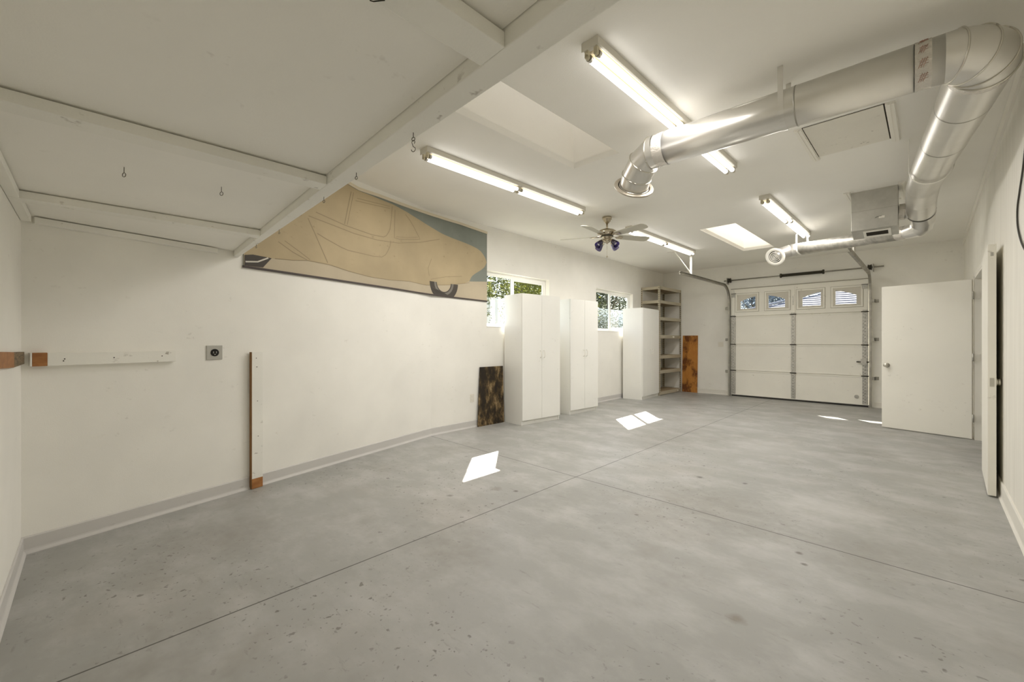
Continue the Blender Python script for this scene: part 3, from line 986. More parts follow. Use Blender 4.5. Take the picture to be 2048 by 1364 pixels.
for dx, dz, w_, h_ in ((-0.011, 0.002, 0.004, 0.016), (0.011, 0.002, 0.004, 0.016), (0, -0.014, 0.010, 0.006)):
    mb.frame_box(C0, uA, nA, (sc + dx - w_ / 2, 0.0115, 1.158 + dz - h_ / 2), (sc + dx + w_ / 2, 0.0130, 1.158 + dz + h_ / 2), 1)
mb.build('socket', [m_black, m_greyplate], r)

def small_outlet(name, label, cat, c, u, n, w_, h_, slots):
    r = thing(name, label, cat, c)
    mb = MB(); mb.frame_box(c, u, n, (-w_ / 2, 0.0005, -h_ / 2), (w_ / 2, 0.006, h_ / 2))
    mb.build('plate', m_plast, r, bevel=0.002)
    for (a, b, ww, hh) in slots:
        mb = MB(); mb.frame_box(c, u, n, (a - ww / 2, 0.005, b - hh / 2), (a + ww / 2, 0.0095, b + hh / 2))
        mb.build('receptacle', m_plast, r, bevel=0.001)
small_outlet('wall_outlet', 'ivory wall outlet left of the dark stained plywood', 'outlet', wF(tF(3.90), 0.425), uF, nF, 0.072, 0.115, [(0, 0.026, 0.034, 0.028), (0, -0.026, 0.034, 0.028)])
small_outlet('light_switch', 'ivory double light switch on the wall left of the garage door', 'switch', Vector((-3.465, YG, 1.17)), Vector((1, 0, 0)), Vector((0, -1, 0)), 0.118, 0.115, [(-0.024, 0, 0.012, 0.026), (0.024, 0, 0.012, 0.026)])

# ------------------------------------------------------------------ car painting on the left wall
TOP = [(1.228, 2.90), (2.249, 2.90), (2.40, 2.875), (2.662, 2.886), (3.038, 2.890), (3.385, 2.897), (3.702, 2.897), (4.055, 2.887), (4.60, 2.85)]
BOT = [(1.228, 1.880), (1.925, 1.879), (2.884, 1.876), (3.9, 1.862), (4.60, 1.85)]
def interp(tab, s):
    for (a, b), (c, d) in zip(tab, tab[1:]):
        if s <= c:
            return b + (d - b) * max(0, (s - a)) / (c - a)
    return tab[-1][1]
def art(s, z, off):
    if s <= LA:
        p = wA(s, z, off)
    else:
        p = wF(s - LA, z, off)
    if abs(s - LA) < 0.35:      # the sheet bridges the bend in the wall smoothly
        k = (s - (LA - 0.35)) / 0.7
        a = wA(LA - 0.35, z, off); b = wF(0.35, z, off); m = (wA(LA, z, off))
        p = a * (1 - k) ** 2 + m * 2 * k * (1 - k) + b * k * k
        nn = (nA * (1 - k) + nF * k).normalized()
    return p
def art_n(s):
    k = min(1, max(0, (s - (LA - 0.35)) / 0.7))
    return (nA * (1 - k) + nF * k).normalized()
def right_edge(z):
    return 4.582 + (4.586 - 4.565) * 0 + 0.03 * max(0, (z - 2.33)) 
ar = thing('car_painting', 'long painted canvas of a cream car high on the left wall', 'painting', art(2.9, 1.86, 0.0))
def strip(name, lo, hi, sa, sb, o0, o1, m, n=60, label=None):
    mb = MB()
    V = []
    for i in range(n + 1):
        s = sa + (sb - sa) * i / n
        a, b = lo(s), hi(s)
        b = max(b, a + 0.0005)
        V += [art(s, a, o0), art(s, b, o0), art(s, b, o1), art(s, a, o1)]
    F = []
    for i in range(n):
        p = i * 4; q = p + 4
        F += [(p + 3, q + 3, q + 2, p + 2), (p, p + 1, q + 1, q), (p + 1, p + 2, q + 2, q + 1), (p, q, q + 3, p + 3)]
    F += [(0, 3, 2, 1), (n * 4, n * 4 + 1, n * 4 + 2, n * 4 + 3)]
    mb.add(V, F)
    return mb.build(name, m, ar, label=label)
AO = 0.012
bot = lambda s: interp(BOT, s)
top = lambda s: interp(TOP, s)
strip('canvas', bot, top, 1.228, 4.588, 0.003, AO, m_sky_art, 90)
GND = [(1.228, 2.02), (3.9, 2.06), (4.2, 2.10), (4.6, 2.137)]
strip('painted_ground', bot, lambda s: interp(GND, s), 1.228, 4.588, AO, AO + 0.0012, m_gnd_art, 90)
BTOP = [(1.228, 2.895), (2.249, 2.893), (2.40, 2.868), (2.55, 2.868), (2.907, 2.860), (3.124, 2.832), (3.358, 2.788), (3.582, 2.737), (3.75, 2.697), (3.951, 2.667), (4.163, 2.642), (4.300, 2.620), (4.386, 2.600), (4.46, 2.570), (4.516, 2.525), (4.556, 2.475), (4.576, 2.427)]
BLOW = [(1.228, 1.955), (1.301, 1.962), (1.49, 1.984), (1.654, 1.996), (1.801, 2.019), (2.039, 2.016), (2.267, 1.985), (2.558, 1.962), (2.838, 1.965), (3.174, 1.988), (3.468, 1.974), (3.9, 2.022), (4.15, 2.07), (4.245, 2.11), (4.262, 2.15), (4.290, 2.186), (4.345, 2.226), (4.414, 2.265), (4.48, 2.305), (4.531, 2.344), (4.56, 2.385), (4.576, 2.42)]
blow = lambda s: interp(BLOW, s)
strip('painted_car_body', blow, lambda s: min(interp(BTOP, s), top(s) - 0.002), 1.236, 4.576, AO + 0.0012, AO + 0.0026, m_car_art, 140)
def poly(name, pts, off, m, th=0.0012):
    mb = MB()
    mb.prism([art(s, z, off) for s, z in pts], art_n(pts[0][0]) * th)
    return mb.build(name, m, ar)
def wheel(cs, cz, r0, r1, zmax):
    pts = []
    for k in range(33):
        a = R(180 + 180 * k / 32)
        pts.append((cs + r0 * math.cos(a), max(bot(cs + r0 * math.cos(a)) + 0.002, min(zmax, cz + r0 * math.sin(a)))))
    inn = []
    for k in range(33):
        a = R(360 - 180 * k / 32)
        inn.append((cs + r1 * math.cos(a), max(bot(cs + r1 * math.cos(a)) + 0.012, min(zmax, cz + r1 * math.sin(a)))))
    return pts + inn
T = AO + 0.0028
poly('painted_rear_tyre', wheel(3.778, 2.04, 0.25, 0.125, 2.035), T, m_tire_art)
poly('painted_tyre_highlight', wheel(3.778, 2.04, 0.172, 0.14, 2.035), T + 0.0013, m_tire_lt)
poly('painted_front_tyre', [(1.232, 1.884), (1.385, 1.888), (1.46, 1.981), (1.30, 1.985), (1.232, 1.97)], T, m_tire_art)
def line(pts, w=0.007, m=m_line_art, off=T, closed=False, name='painted_line'):
    mb = MB()
    P = []
    for (a, b), (c, d) in zip(pts, pts[1:]):
        k = max(2, int(abs(c - a) / 0.05) + 1)
        for i in range(k):
            P.append((a + (c - a) * i / k, b + (d - b) * i / k))
    P.append(pts[-1])
    V = []; F = []
    for i, (s, z) in enumerate(P):
        a = P[max(i - 1, 0)]; c = P[min(i + 1, len(P) - 1)]
        ds, dz = c[0] - a[0], c[1] - a[1]
        q = math.hypot(ds, dz) or 1
        ps, pz = -dz / q * w / 2, ds / q * w / 2
        V += [art(s + ps, z + pz, off), art(s - ps, z - pz, off), art(s + ps, z + pz, off + 0.0008), art(s - ps, z - pz, off + 0.0008)]
        if i:
            o = (i - 1) * 4
            F += [(o, o + 4, o + 5, o + 1), (o + 2, o + 3, o + 7, o + 6), (o, o + 2, o + 6, o + 4), (o + 1, o + 5, o + 7, o + 3)]
    F += [(0, 1, 3, 2), tuple(len(V) - 4 + q for q in (0, 2, 3, 1))]
    mb.add(V, F)
    return mb.build(name, m, ar)
line([(1.816, 2.447), (2.09, 2.421), (2.342, 2.395), (2.662, 2.391), (2.978, 2.421), (3.358, 2.507), (3.702, 2.613)])
line([(1.893, 2.503), (2.231, 2.455), (2.579, 2.434), (2.75, 2.445), (2.793, 2.469), (2.83, 2.52), (2.85, 2.56), (2.872, 2.70), (2.884, 2.835)])
line([(1.808, 2.424), (1.878, 2.299), (2.023, 2.031)])
line([(1.909, 2.299), (2.0, 2.268), (2.09, 2.243), (2.18, 2.217), (2.267, 2.201), (2.457, 2.200), (2.60, 2.198), (2.727, 2.211), (2.78, 2.245), (2.816, 2.295), (2.85, 2.36), (2.861, 2.424)])
line([(2.304, 2.829), (2.267, 2.671), (2.222, 2.468)])
line([(2.335, 2.829), (2.30, 2.671), (2.255, 2.468)], 0.005)
line([(2.93, 2.804), (2.922, 2.62), (2.919, 2.47), (3.0, 2.472), (3.124, 2.496), (3.358, 2.545), (3.31, 2.60), (3.252, 2.67), (3.18, 2.74), (3.099, 2.796)])
line([(2.95, 2.49), (3.13, 2.52), (3.32, 2.565)], 0.005)
line([(2.38, 2.781), (2.60, 2.800), (2.85, 2.825)], 0.005)
line([(2.36, 2.75), (2.60, 2.772), (2.85, 2.80)], 0.005)
line([(1.49, 1.984), (1.654, 1.996), (1.801, 2.019), (2.039, 2.016), (2.267, 1.985), (2.558, 1.962), (2.838, 1.965), (3.174, 1.988), (3.468, 1.974), (3.9, 2.022), (4.24, 2.085)], 0.006)
line([(1.52, 2.14), (1.66, 2.07), (1.80, 2.022)], 0.006)
line([(1.58, 2.16), (1.72, 2.09), (1.83, 2.03)], 0.006)
line([(3.52, 2.10), (3.50, 2.20), (3.56, 2.33)], 0.005)
line([(3.55, 2.06), (3.8, 2.12), (4.1, 2.16)], 0.005)
line([(1.24, 1.915), (1.34, 1.93), (1.43, 1.978)], 0.012, m_insert, T + 0.0013)
strip('bottom_batten', lambda s: bot(s) - 0.016, lambda s: bot(s) + 0.002, 1.222, 4.590, 0.003, AO + 0.006, m_edge_art, 60)
strip('rolled_canvas_edge', lambda s: top(s) - 0.004, lambda s: top(s) + 0.030, 2.25, 4.588, 0.003, AO + 0.010, m_roll_art, 60)

# ------------------------------------------------------------------ cabinets
def cabinet(label, corner, ang, w, d, h, hz, two=True, hl='white bar handle'):
    # corner: front left bottom; ang: yaw of the front; front faces +x when ang = 0, width runs along +y
    c = Vector((*corner, 0))
    ca, sa = math.cos(ang), math.sin(ang)
    u = Vector((-sa, ca, 0)); n = Vector((ca, sa, 0))      # u along the front, n out of the front
    r = thing('storage_cabinet', label, 'cabinet', c + u * w / 2 - n * d / 2)
    t = 0.018
    f = 0.02
    mb = MB()
    mb.frame_box(c, u, n, (0, -d, 0), (t, -f, h)); mb.frame_box(c, u, n, (w - t, -d, 0), (w, -f, h))
    mb.frame_box(c, u, n, (t, -d, h - t), (w - t, -f, h)); mb.frame_box(c, u, n, (t, -d, 0.07), (w - t, -f, 0.088))
    mb.frame_box(c, u, n, (t, -d, 0.088), (w - t, -d + 0.006, h - t))
    for z in (0.5, 0.95, 1.4):
        mb.frame_box(c, u, n, (t, -d + 0.006, z), (w - t, -f - 0.02, z + t))
    mb.build('carcass', m_lam, r, bevel=0.0015)
    mb = MB(); mb.frame_box(c, u, n, (t, -0.05, 0.0), (w - t - 0.0, -0.032, 0.07))
    mb.build('kick_board', m_lam, r)
    for k in range(2):
        a = 0.002 if k == 0 else w / 2 + 0.0022; b = w / 2 - 0.0022 if k == 0 else w - 0.002
        mb = MB(); mb.frame_box(c, u, n, (a, -f + 0.003, 0.072), (b, 0.001, h - 0.002))
        dr = mb.build('door', m_lam, r, bevel=0.0015)
        hx = b - 0.035 if k == 0 else a + 0.035
        mb = MB()
        pts = [c + u * hx + n * o + Vector((0, 0, z)) for o, z in ((0, hz - 0.055), (0.022, hz - 0.05), (0.03, hz - 0.03), (0.03, hz + 0.03), (0.022, hz + 0.05), (0, hz + 0.055))]
        mb.tube(pts, 0.005, 8)
        mb.build('handle', m_white, dr)
    return r
cabinet('white two-door cabinet beside the dark stained plywood, nearest of the three', (-4.253, 4.487), R(-5.4), 0.80, 0.42, 1.956, 1.05)
cabinet('white two-door cabinet standing between the two windows', (-4.303, 5.728), R(-2.9), 0.765, 0.41, 1.965, 1.04)
cabinet('white two-door cabinet beside the metal shelving, in front of the far window', (-4.297, 8.235), R(4.4), 0.89, 0.455, 1.955, 1.03)

# boards leaning on the walls
mb = MB()
p = [Vector((-4.655, 3.975, 0.0)), Vector((-4.652, 4.50, 0.0)), Vector((-4.676, 4.50, 0.866)), Vector((-4.674, 4.035, 0.866))]
mb.prism(p, (-0.012, 0, 0))
tag(mb.build('stained_plywood', m_stain, loc=(-4.66, 4.25, 0)), 'blackened plywood sheet with ochre scratches leaning left of the nearest cabinet', 'board')
mb = MB()
p = [Vector((-4.352, YG - 0.06, 0)), Vector((-3.985, YG - 0.06, 0)), Vector((-3.985, YG - 0.016, 1.383)), Vector((-4.352, YG - 0.016, 1.383))]
mb.prism(p, (0, 0.012, 0))
tag(mb.build('varnished_plywood', m_ply, loc=(-4.17, YG - 0.05, 0)), 'orange varnished plywood board leaning on the far wall beside metal shelving', 'board')

# metal shelving in the corner
r = thing('metal_shelving', 'tall beige metal shelving unit standing in the far left corner', 'shelves', (-4.60, 9.76, 0))
sx0, sx1, sy0, sy1 = -4.835, -4.372, 9.172, 10.335
for (x, y, dx, dy) in ((sx1, sy0, -1, 1), (sx1, sy1, -1, -1), (sx0, sy0, 1, 1), (sx0, sy1, 1, -1)):
    mb = MB()
    mb.box((x, y, 0), (x + dx * 0.04, y + dy * 0.003, 2.51)); mb.box((x, y + dy * 0.003, 0), (x + dx * 0.003, y + dy * 0.04, 2.51))
    for k in range(48):
        z = 0.06 + k * 0.051
        mb.box((x + dx * 0.0035, y + dy * 0.014, z), (x - dx * 0.0006, y + dy * 0.026, z + 0.022), 1)
        mb.box((x + dx * 0.014, y + dy * 0.0035, z), (x + dx * 0.026, y - dy * 0.0006, z + 0.022), 1)
    mb.build('post', [m_shelf, m_black], r)
for k, z in enumerate((2.505, 2.185, 1.80, 1.385, 0.918, 0.575, 0.085)):
    mb = MB()
    h = 0.075 if k not in (0, 1) else 0.065
    a, b, c, d = sx0 + 0.004, sx1 - 0.004, sy0 + 0.004, sy1 - 0.004
    mb.box((b - 0.02, c, z - h), (b, d, z)); mb.box((a, c, z - h), (a + 0.02, d, z))
    mb.box((a + 0.02, c, z - h), (b - 0.02, c + 0.02, z)); mb.box((a + 0.02, d - 0.02, z - h), (b - 0.02, d, z))
    fr = mb.build('shelf', m_shelf, r)
    mb = MB(); mb.box((a + 0.021, c + 0.021, z - 0.022), (b - 0.021, d - 0.021, z - 0.008))
    mb.build('shelf_board', m_part, fr)
mb = MB(); mb.box((sx1 - 0.004, 9.86, 1.33), (sx1 - 0.0005, 9.95, 1.365))
mb.build('price_label', m_white, r)
mb = MB(); mb.box((sx1 - 0.004, 10.12, 0.03), (sx1 - 0.0005, 10.18, 0.06))
mb.build('price_label', m_white, r)

# ------------------------------------------------------------------ fluorescent lights
def fixture(label, x, y0, L):
    r = thing('fluorescent_light', label, 'ceiling light', (x, y0, ZC), 'fluorescent strip lights on the ceiling')
    mb = MB()
    w, h = 0.108, 0.048
    pr = [(-w / 2, 0), (w / 2, 0), (w / 2, -h + 0.006), (0.044, -h), (-0.044, -h), (-w / 2, -h + 0.006)]
    mb.prism([(x + a, y0, ZC - 0.001 + b) for a, b in pr], (0, L, 0))
    mb.build('housing', m_fix, r, bevel=0.0015)
    for ye in (y0 - 0.003, y0 + L):
        mb = MB(); mb.box((x - w / 2 - 0.002, ye, ZC - 0.052), (x + w / 2 + 0.002, ye + 0.003, ZC - 0.001))
        mb.build('end_plate', m_fix, r)
    mb = MB(); mb.box((x - 0.040, y0 + 0.03, ZC - 0.0495), (x + 0.040, y0 + L - 0.03, ZC - 0.0478))
    mb.build('ballast_cover', m_cover, r, label='yellowed enamel cover between the tubes')
    zt = ZC - 0.078
    for sx in (-0.030, 0.030):
        for y in (y0 + 0.02, y0 + L / 2, y0 + L - 0.02):
            mb = MB()
            wd = 0.03 if abs(y - y0 - L / 2) < 0.01 else 0.022
            mb.box((x + sx - 0.012, y - wd / 2, zt - 0.004), (x + sx + 0.012, y + wd / 2, ZC - 0.046))
            mb.cyl((x + sx, y - wd / 2, zt - 0.004), (x + sx, y + wd / 2, zt - 0.004), 0.0125, 14)
            mb.build('lampholder', m_holder, r)
        for ya, yb in ((y0 + 0.035, y0 + L / 2 - 0.018), (y0 + L / 2 + 0.018, y0 + L - 0.035)):
            mb = MB(); mb.cyl((x + sx, ya, zt), (x + sx, yb, zt), 0.019, 16)
            tb = mb.build('lit_tube', m_tube, r)
            ld = bpy.data.lights.new('tube_light', 'AREA')
            ld.shape = 'RECTANGLE'; ld.size = 0.034; ld.size_y = yb - ya - 0.04
            ld.energy = LAMP; ld.color = (1.0, 0.96, 0.91)
            lo_ = bpy.data.objects.new('tube_light', ld)
            lo_.location = (sx, (ya + yb) / 2 - y0, zt - 0.0205 - ZC)
            COL.objects.link(lo_); lo_.parent = tb
            for yc in (ya - 0.002, yb - 0.02):
                mb = MB(); mb.cyl((x + sx, yc, zt), (x + sx, yc + 0.022, zt), 0.0196, 16)
                mb.build('tube_cap', m_steel, tb)
    return r
fx = fixture('fluorescent strip light crossed by the big duct, nearest on the right', -1.378, 2.015, 2.40)
for lab, x, y in (('fluorescent strip light between the loft beam and ceiling fan', -3.198, 2.10),
                  ('fluorescent strip light starting at the ceiling fan blades', -3.205, 5.70),
                  ('fluorescent strip light left of the grey ceiling heater box', -1.385, 5.61)):
    c = copy_tree(fx)
    c.location = (x, y, ZC)
    c['label'] = lab

# ------------------------------------------------------------------ ceiling fan
FX, FY = -3.185, 5.074
fn = thing('ceiling_fan', 'five-bladed ceiling fan with violet glass lamp shades', 'ceiling fan', (FX, FY, ZC))
mb = MB(); mb.lathe((FX, FY, ZC), (0, 0, -1), [(0, 0.062), (0.01, 0.066), (0.035, 0.064), (0.045, 0.05), (0.06, 0.05), (0.07, 0.036), (0.085, 0.030), (0.092, 0.016)], 32)
mb.build('canopy', m_nickel, fn)
mb = MB(); mb.cyl((FX, FY, ZC - 0.09), (FX, FY, ZC - 0.19), 0.0135, 16)
mb.build('downrod', m_nickel, fn)
mb = MB(); mb.lathe((FX, FY, ZC - 0.165), (0, 0, -1), [(0, 0.02), (0.006, 0.06), (0.02, 0.10), (0.04, 0.128), (0.058, 0.135), (0.07, 0.132), (0.078, 0.11), (0.09, 0.085), (0.115, 0.078), (0.135, 0.06), (0.15, 0.05)], 40)
mb.build('motor_housing', m_nickel, fn)
mb = MB(); mb.lathe((FX, FY, ZC - 0.245), (0, 0, -1), [(0, 0.07), (0.02, 0.088), (0.035, 0.085), (0.04, 0.06)], 32)
mb.build('switch_ring', m_dark, fn)
mb = MB(); mb.lathe((FX, FY, ZC - 0.30), (0, 0, -1), [(0, 0.052), (0.03, 0.055), (0.05, 0.04), (0.06, 0.018), (0.07, 0.012), (0.075, 0.002)], 28)
mb.build('light_fitting', m_nickel, fn)
ZB = ZC - 0.268
def blade():
    mb = MB()
    a0 = 0.0
    prof = [(0.17, 0.050), (0.20, 0.056), (0.40, 0.066), (0.58, 0.072), (0.63, 0.066), (0.655, 0.045), (0.665, 0.0)]
    pts = [(x_, y_) for x_, y_ in prof] + [(x_, -y_) for x_, y_ in reversed(prof[:-1])]
    til = -math.tan(R(12))
    vs = [Vector((x_, y_, y_ * til)) for x_, y_ in pts]
    mb.prism([v + Vector((FX, FY, ZB)) for v in vs], (0, 0, 0.006))
    b = mb.build('blade', m_blade, fn, bevel=0.001)
    mb = MB()
    mb.prism([Vector((FX, FY, ZB)) + Vector(q) for q in ((0.075, 0.014, 0.012), (0.13, 0.012, 0.004), (0.17, 0.035, -0.0135), (0.235, 0.026, -0.0125), (0.235, -0.026, -0.0015), (0.17, -0.035, 0.0025), (0.13, -0.012, -0.004), (0.075, -0.014, 0.006))], (0, 0, -0.006))
    mb.build('blade_arm', m_nickel, b)
    return b
b0 = blade()
for k in range(5):
    bb = b0 if k == 0 else copy_tree(b0, fn)
    bb.rotation_euler = (0, 0, R(61 + 72 * k))
for k in range(4):
    a = R(77 + 90 * k)
    d = Vector((math.cos(a), math.sin(a), 0))
    c = Vector((FX, FY, ZC - 0.335))
    ax = (d * 0.74 + Vector((0, 0, -0.67))).normalized()
    mb = MB(); mb.tube([c + d * 0.03, c + d * 0.065 + Vector((0, 0, 0.012)), c + d * 0.09 + Vector((0, 0, 0.0)), c + d * 0.095 + ax * 0.02], 0.007, 8)
    mb.lathe(c + d * 0.085, ax, [(0, 0.012), (0.01, 0.024), (0.03, 0.026), (0.034, 0.022)], 20)
    lm = mb.build('lamp_arm', m_nickel, fn)
    mb = MB(); mb.lathe(c + d * 0.085 + ax * 0.028, ax, [(0, 0.026), (0.015, 0.032), (0.05, 0.040), (0.075, 0.046), (0.10, 0.045)], 24, 0, False)
    mb.lathe(c + d * 0.085 + ax * 0.028, ax, [(0.0, 0.0235), (0.015, 0.0295), (0.05, 0.0375), (0.075, 0.0435), (0.10, 0.0445)], 24, 0, False)
    mb.build('lamp_shade', m_purple, lm, label='violet glass shade')
    mb = MB(); mb.lathe(c + d * 0.085 + ax * 0.03, ax, [(0, 0.012), (0.02, 0.014), (0.05, 0.022), (0.07, 0.018), (0.08, 0.004)], 16)
    mb.build('bulb', m_white, lm)
mb = MB(); mb.cyl((FX, FY, ZC - 0.37), (FX, FY, ZC - 0.545), 0.0016, 6)
mb.lathe((FX, FY, ZC - 0.54), (0, 0, -1), [(0, 0.003), (0.008, 0.010), (0.016, 0.010), (0.024, 0.003)], 12)
mb.build('pull_chain', m_nickel, fn)

# ------------------------------------------------------------------ ducts
dk = thing('air_duct', 'large round galvanized duct crossing the ceiling and turning along the right wall', 'duct', (0.0, 3.19, 2.745))
RD = 0.1213
D0 = Vector((-1.528, 3.1515, 2.747)); D1 = Vector((0.055, 3.194, 2.745))
mb = MB()
ax = (D1 - D0).normalized()
mb.cyl(D0, D1, RD, 48, 0)
mb.build('straight_pipe', m_duct, dk)
mb = MB()
mdl = D0 + ax * 0.93
mb.cyl(mdl - ax * 0.004, mdl + ax * 0.004, RD + 0.0015, 48)
mb.build('seam', m_track, dk)
def gores(name, pts, rads, mat, bead=True, parent=dk, n0=None, n1=None, nn=None):
    """elbow of mitred round sections through pts"""
    p = [Vector(q) for q in pts]
    ns = []
    for i in range(len(p)):
        a = (p[i] - p[i - 1]).normalized() if i else (p[1] - p[0]).normalized()
        b = (p[i + 1] - p[i]).normalized() if i < len(p) - 1 else (p[-1] - p[-2]).normalized()
        ns.append((a + b).normalized())
    if nn is not None:
        ns = [Vector(q).normalized() for q in nn]
    if n0 is not None:
        ns[0] = Vector(n0).normalized()
    if n1 is not None:
        ns[-1] = Vector(n1).normalized()
    mb = MB()
    for i in range(len(p) - 1):
        mb.rings([p[i], p[i + 1]], [ns[i], ns[i + 1]], [rads[i], rads[i + 1]], 48, 0, False)
    e = mb.build(name, mat, parent)
    if bead:
        for i in range(0 if nn is None else 1, len(p)):
            mb = MB()
            x = ns[i].orthogonal().normalized(); y = ns[i].cross(x)
            mb.tube([p[i] + (x * math.cos(2 * math.pi * k / 40) + y * math.sin(2 * math.pi * k / 40)) * (rads[i] + 0.002) for k in range(41)], 0.0045, 6)
            mb.build('seam_bead', m_steel, e)
    return e
E_ = [D0, D0 + Vector((-0.05, 0.0, -0.003)), Vector((-1.657, 3.185, 2.706)), Vector((-1.748, 3.242, 2.635)), Vector((-1.80, 3.29, 2.573))]
el = gores('elbow', E_[1:], [RD, RD, RD, RD], m_duct, n0=-ax)
mb = MB(); mb.cyl(E_[0] + ax * 0.002, E_[1], RD, 48, 0, None, False); mb.build('straight_pipe', m_duct, dk)
ad = (E_[-1] - E_[-2]).normalized()
mb = MB()
mb.lathe(E_[-1] - ad * 0.004, ad, [(0, RD + 0.014), (0.0, 0.164), (0.006, 0.168), (0.016, 0.164), (0.018, RD + 0.014)], 48, 0, False)
mb.build('outlet_flange', galv('flange_metal', (0.50, 0.45, 0.37), 0.4, 0.1, 0.6), dk)
mb = MB()
mb.lathe(E_[-1] - ad * 0.004, ad, [(0.002, RD - 0.002), (0.02, RD + 0.013)], 48, 0, False)
mb.cyl(E_[-1] + ad * 0.012, E_[-1] + ad * 0.015, RD + 0.014, 48)
mb.build('outlet_throat', m_black, dk)
# tape bands
def band(a, b, r, parent, m=m_tape, nm='tape_band'):
    mb = MB(); mb.cyl(a, b, r, 48, 0, None, False)
    return mb.build(nm, m, parent)
band(D0 + ax * 0.005, D0 + ax * 0.085, RD + 0.0018, dk)
tb = band(D1 - ax * 0.115, D1 - ax * 0.05, RD + 0.0018, dk)
yax = Vector((0, 0, 1)); 
side = ax.cross(Vector((0, 0, 1))).normalized()
for k in range(4):
    a = R(-52 + 34 * k)
    cdir = (side * math.cos(a) + Vector((0, 0, 1)) * math.sin(a))
    tang = (-side * math.sin(a) + Vector((0, 0, 1)) * math.cos(a))
    cc = D1 - ax * 0.083 + cdir * (RD + 0.002)
    mb = MB()
    for q in (-0.012, -0.003, 0.006):
        p0 = cc + ax * (q - 0.006) - tang * 0.022; p1 = cc + ax * (q + 0.010) + tang * 0.022
        mb.tube([p0, p1], 0.0012, 5)
    for q in (-0.010, 0.002, 0.012):
        mb.tube([cc - ax * 0.014 + tang * q, cc + ax * 0.02 + tang * (q + 0.004)], 0.0009, 5)
    mb.build('tape_print', m_print, tb, label='red printed marks on the tape')
# elbow by the right wall
EP = [D1, Vector((0.088, 3.197, 2.744)), Vector((0.150, 3.225, 2.732)), Vector((0.186, 3.262, 2.720)), Vector((0.200, 3.310, 2.710))]
R2a, R2b = 0.135, 0.122
P2 = [EP[-1], Vector((0.003, 5.0, 2.705))]
a2 = (P2[1] - P2[0]).normalized()
gores('elbow', EP, [RD, RD + 0.003, 0.133, 0.137, R2a], m_duct, nn=[ax, (0.91, 0.41, -0.05), (0.66, 0.74, -0.1), (0.30, 0.95, -0.05), a2])
mb = MB(); mb.cyl(P2[0], P2[1], R2a, 48, 0, R2b, False); mb.build('straight_pipe', m_duct, dk)
for f in (0.26, 0.62):
    c = P2[0] + (P2[1] - P2[0]) * f
    mb = MB(); mb.cyl(c - a2 * 0.004, c + a2 * 0.004, R2a + (R2b - R2a) * f + 0.0012, 48, 0, None, False); mb.build('seam', m_track, dk)
band(P2[0] + a2 * 0.0, P2[0] + a2 * 0.05, R2a + 0.0018, dk)
P3 = [P2[1], Vector((-0.045, 5.65, 2.745)), Vector((-0.065, 6.12, 2.735)), Vector((-0.07, 6.42, 2.672))]
e3 = gores('lower_bend', P3, [R2b, R2b, R2b, R2b - 0.003], m_duct, False, n0=a2)
for i in (0, 1):
    mb = MB(); mb.cyl(P3[i] - a2 * 0.004, P3[i] + a2 * 0.004, R2b + 0.002, 48, 0, None, False); mb.build('seam', m_steel, e3)
d3 = (P3[3] - P3[2]).normalized()
mb = MB(); mb.lathe(P3[3], d3, [(0, RD - 0.002), (0.03, RD - 0.006), (0.06, 0.105)], 40, 0, False); mb.build('crimped_collar', m_track, dk)
band(P3[3] - d3 * 0.005, P3[3] + d3 * 0.012, RD + 0.001, dk, m_dark, 'dark_gasket')
P4 = [P3[3] + d3 * 0.05, Vector((-0.055, 6.56, 2.60)), Vector((-0.068, 6.625, 2.556)), Vector((-0.105, 6.655, 2.525)), Vector((-0.180, 6.690, 2.512)), Vector((-0.196, 6.703, 2.514))]
gores('lower_elbow', P4, [0.104, 0.104, 0.102, 0.096, 0.0790, 0.0788], m_duct, False, n1=(-1.25, 1.0, 0.149))
# stub into the heater box
mb = MB(); mb.cyl((-0.07, 6.43, 2.69), (-0.2495, 6.42, 2.70), 0.085, 32); mb.build('branch_stub', m_duct, dk)
band(Vector((-0.20, 6.423, 2.697)), Vector((-0.2495, 6.42, 2.70)), 0.0875, dk)
# hanger straps
def strap(c, axis, r, w, parent, m, zc=ZC):
    axis = Vector(axis).normalized()
    s_ = axis.cross(Vector((0, 0, 1))).normalized()
    mb = MB()
    pts = [c + s_ * (r + 0.002) + Vector((0, 0, zc - c.z - 0.001))]
    for k in range(17):
        a = R(0 - 180 * k / 16)
        pts.append(c + (s_ * math.cos(a) + Vector((0, 0, 1)) * math.sin(a)) * (r + 0.002))
    pts.append(c - s_ * (r + 0.002) + Vector((0, 0, zc - c.z - 0.001)))
    mb.sweep(pts, axis, w, 0.0015)
    return mb.build('hanger_strap', m, parent)
strap(D0 + ax * 0.86, ax, RD, 0.030, dk, m_duct)
c2 = P2[0] + (P2[1] - P2[0]) * 0.985
strap(c2, Vector((a2.x, a2.y, 0)), R2b + 0.012, 0.03, dk, m_white)

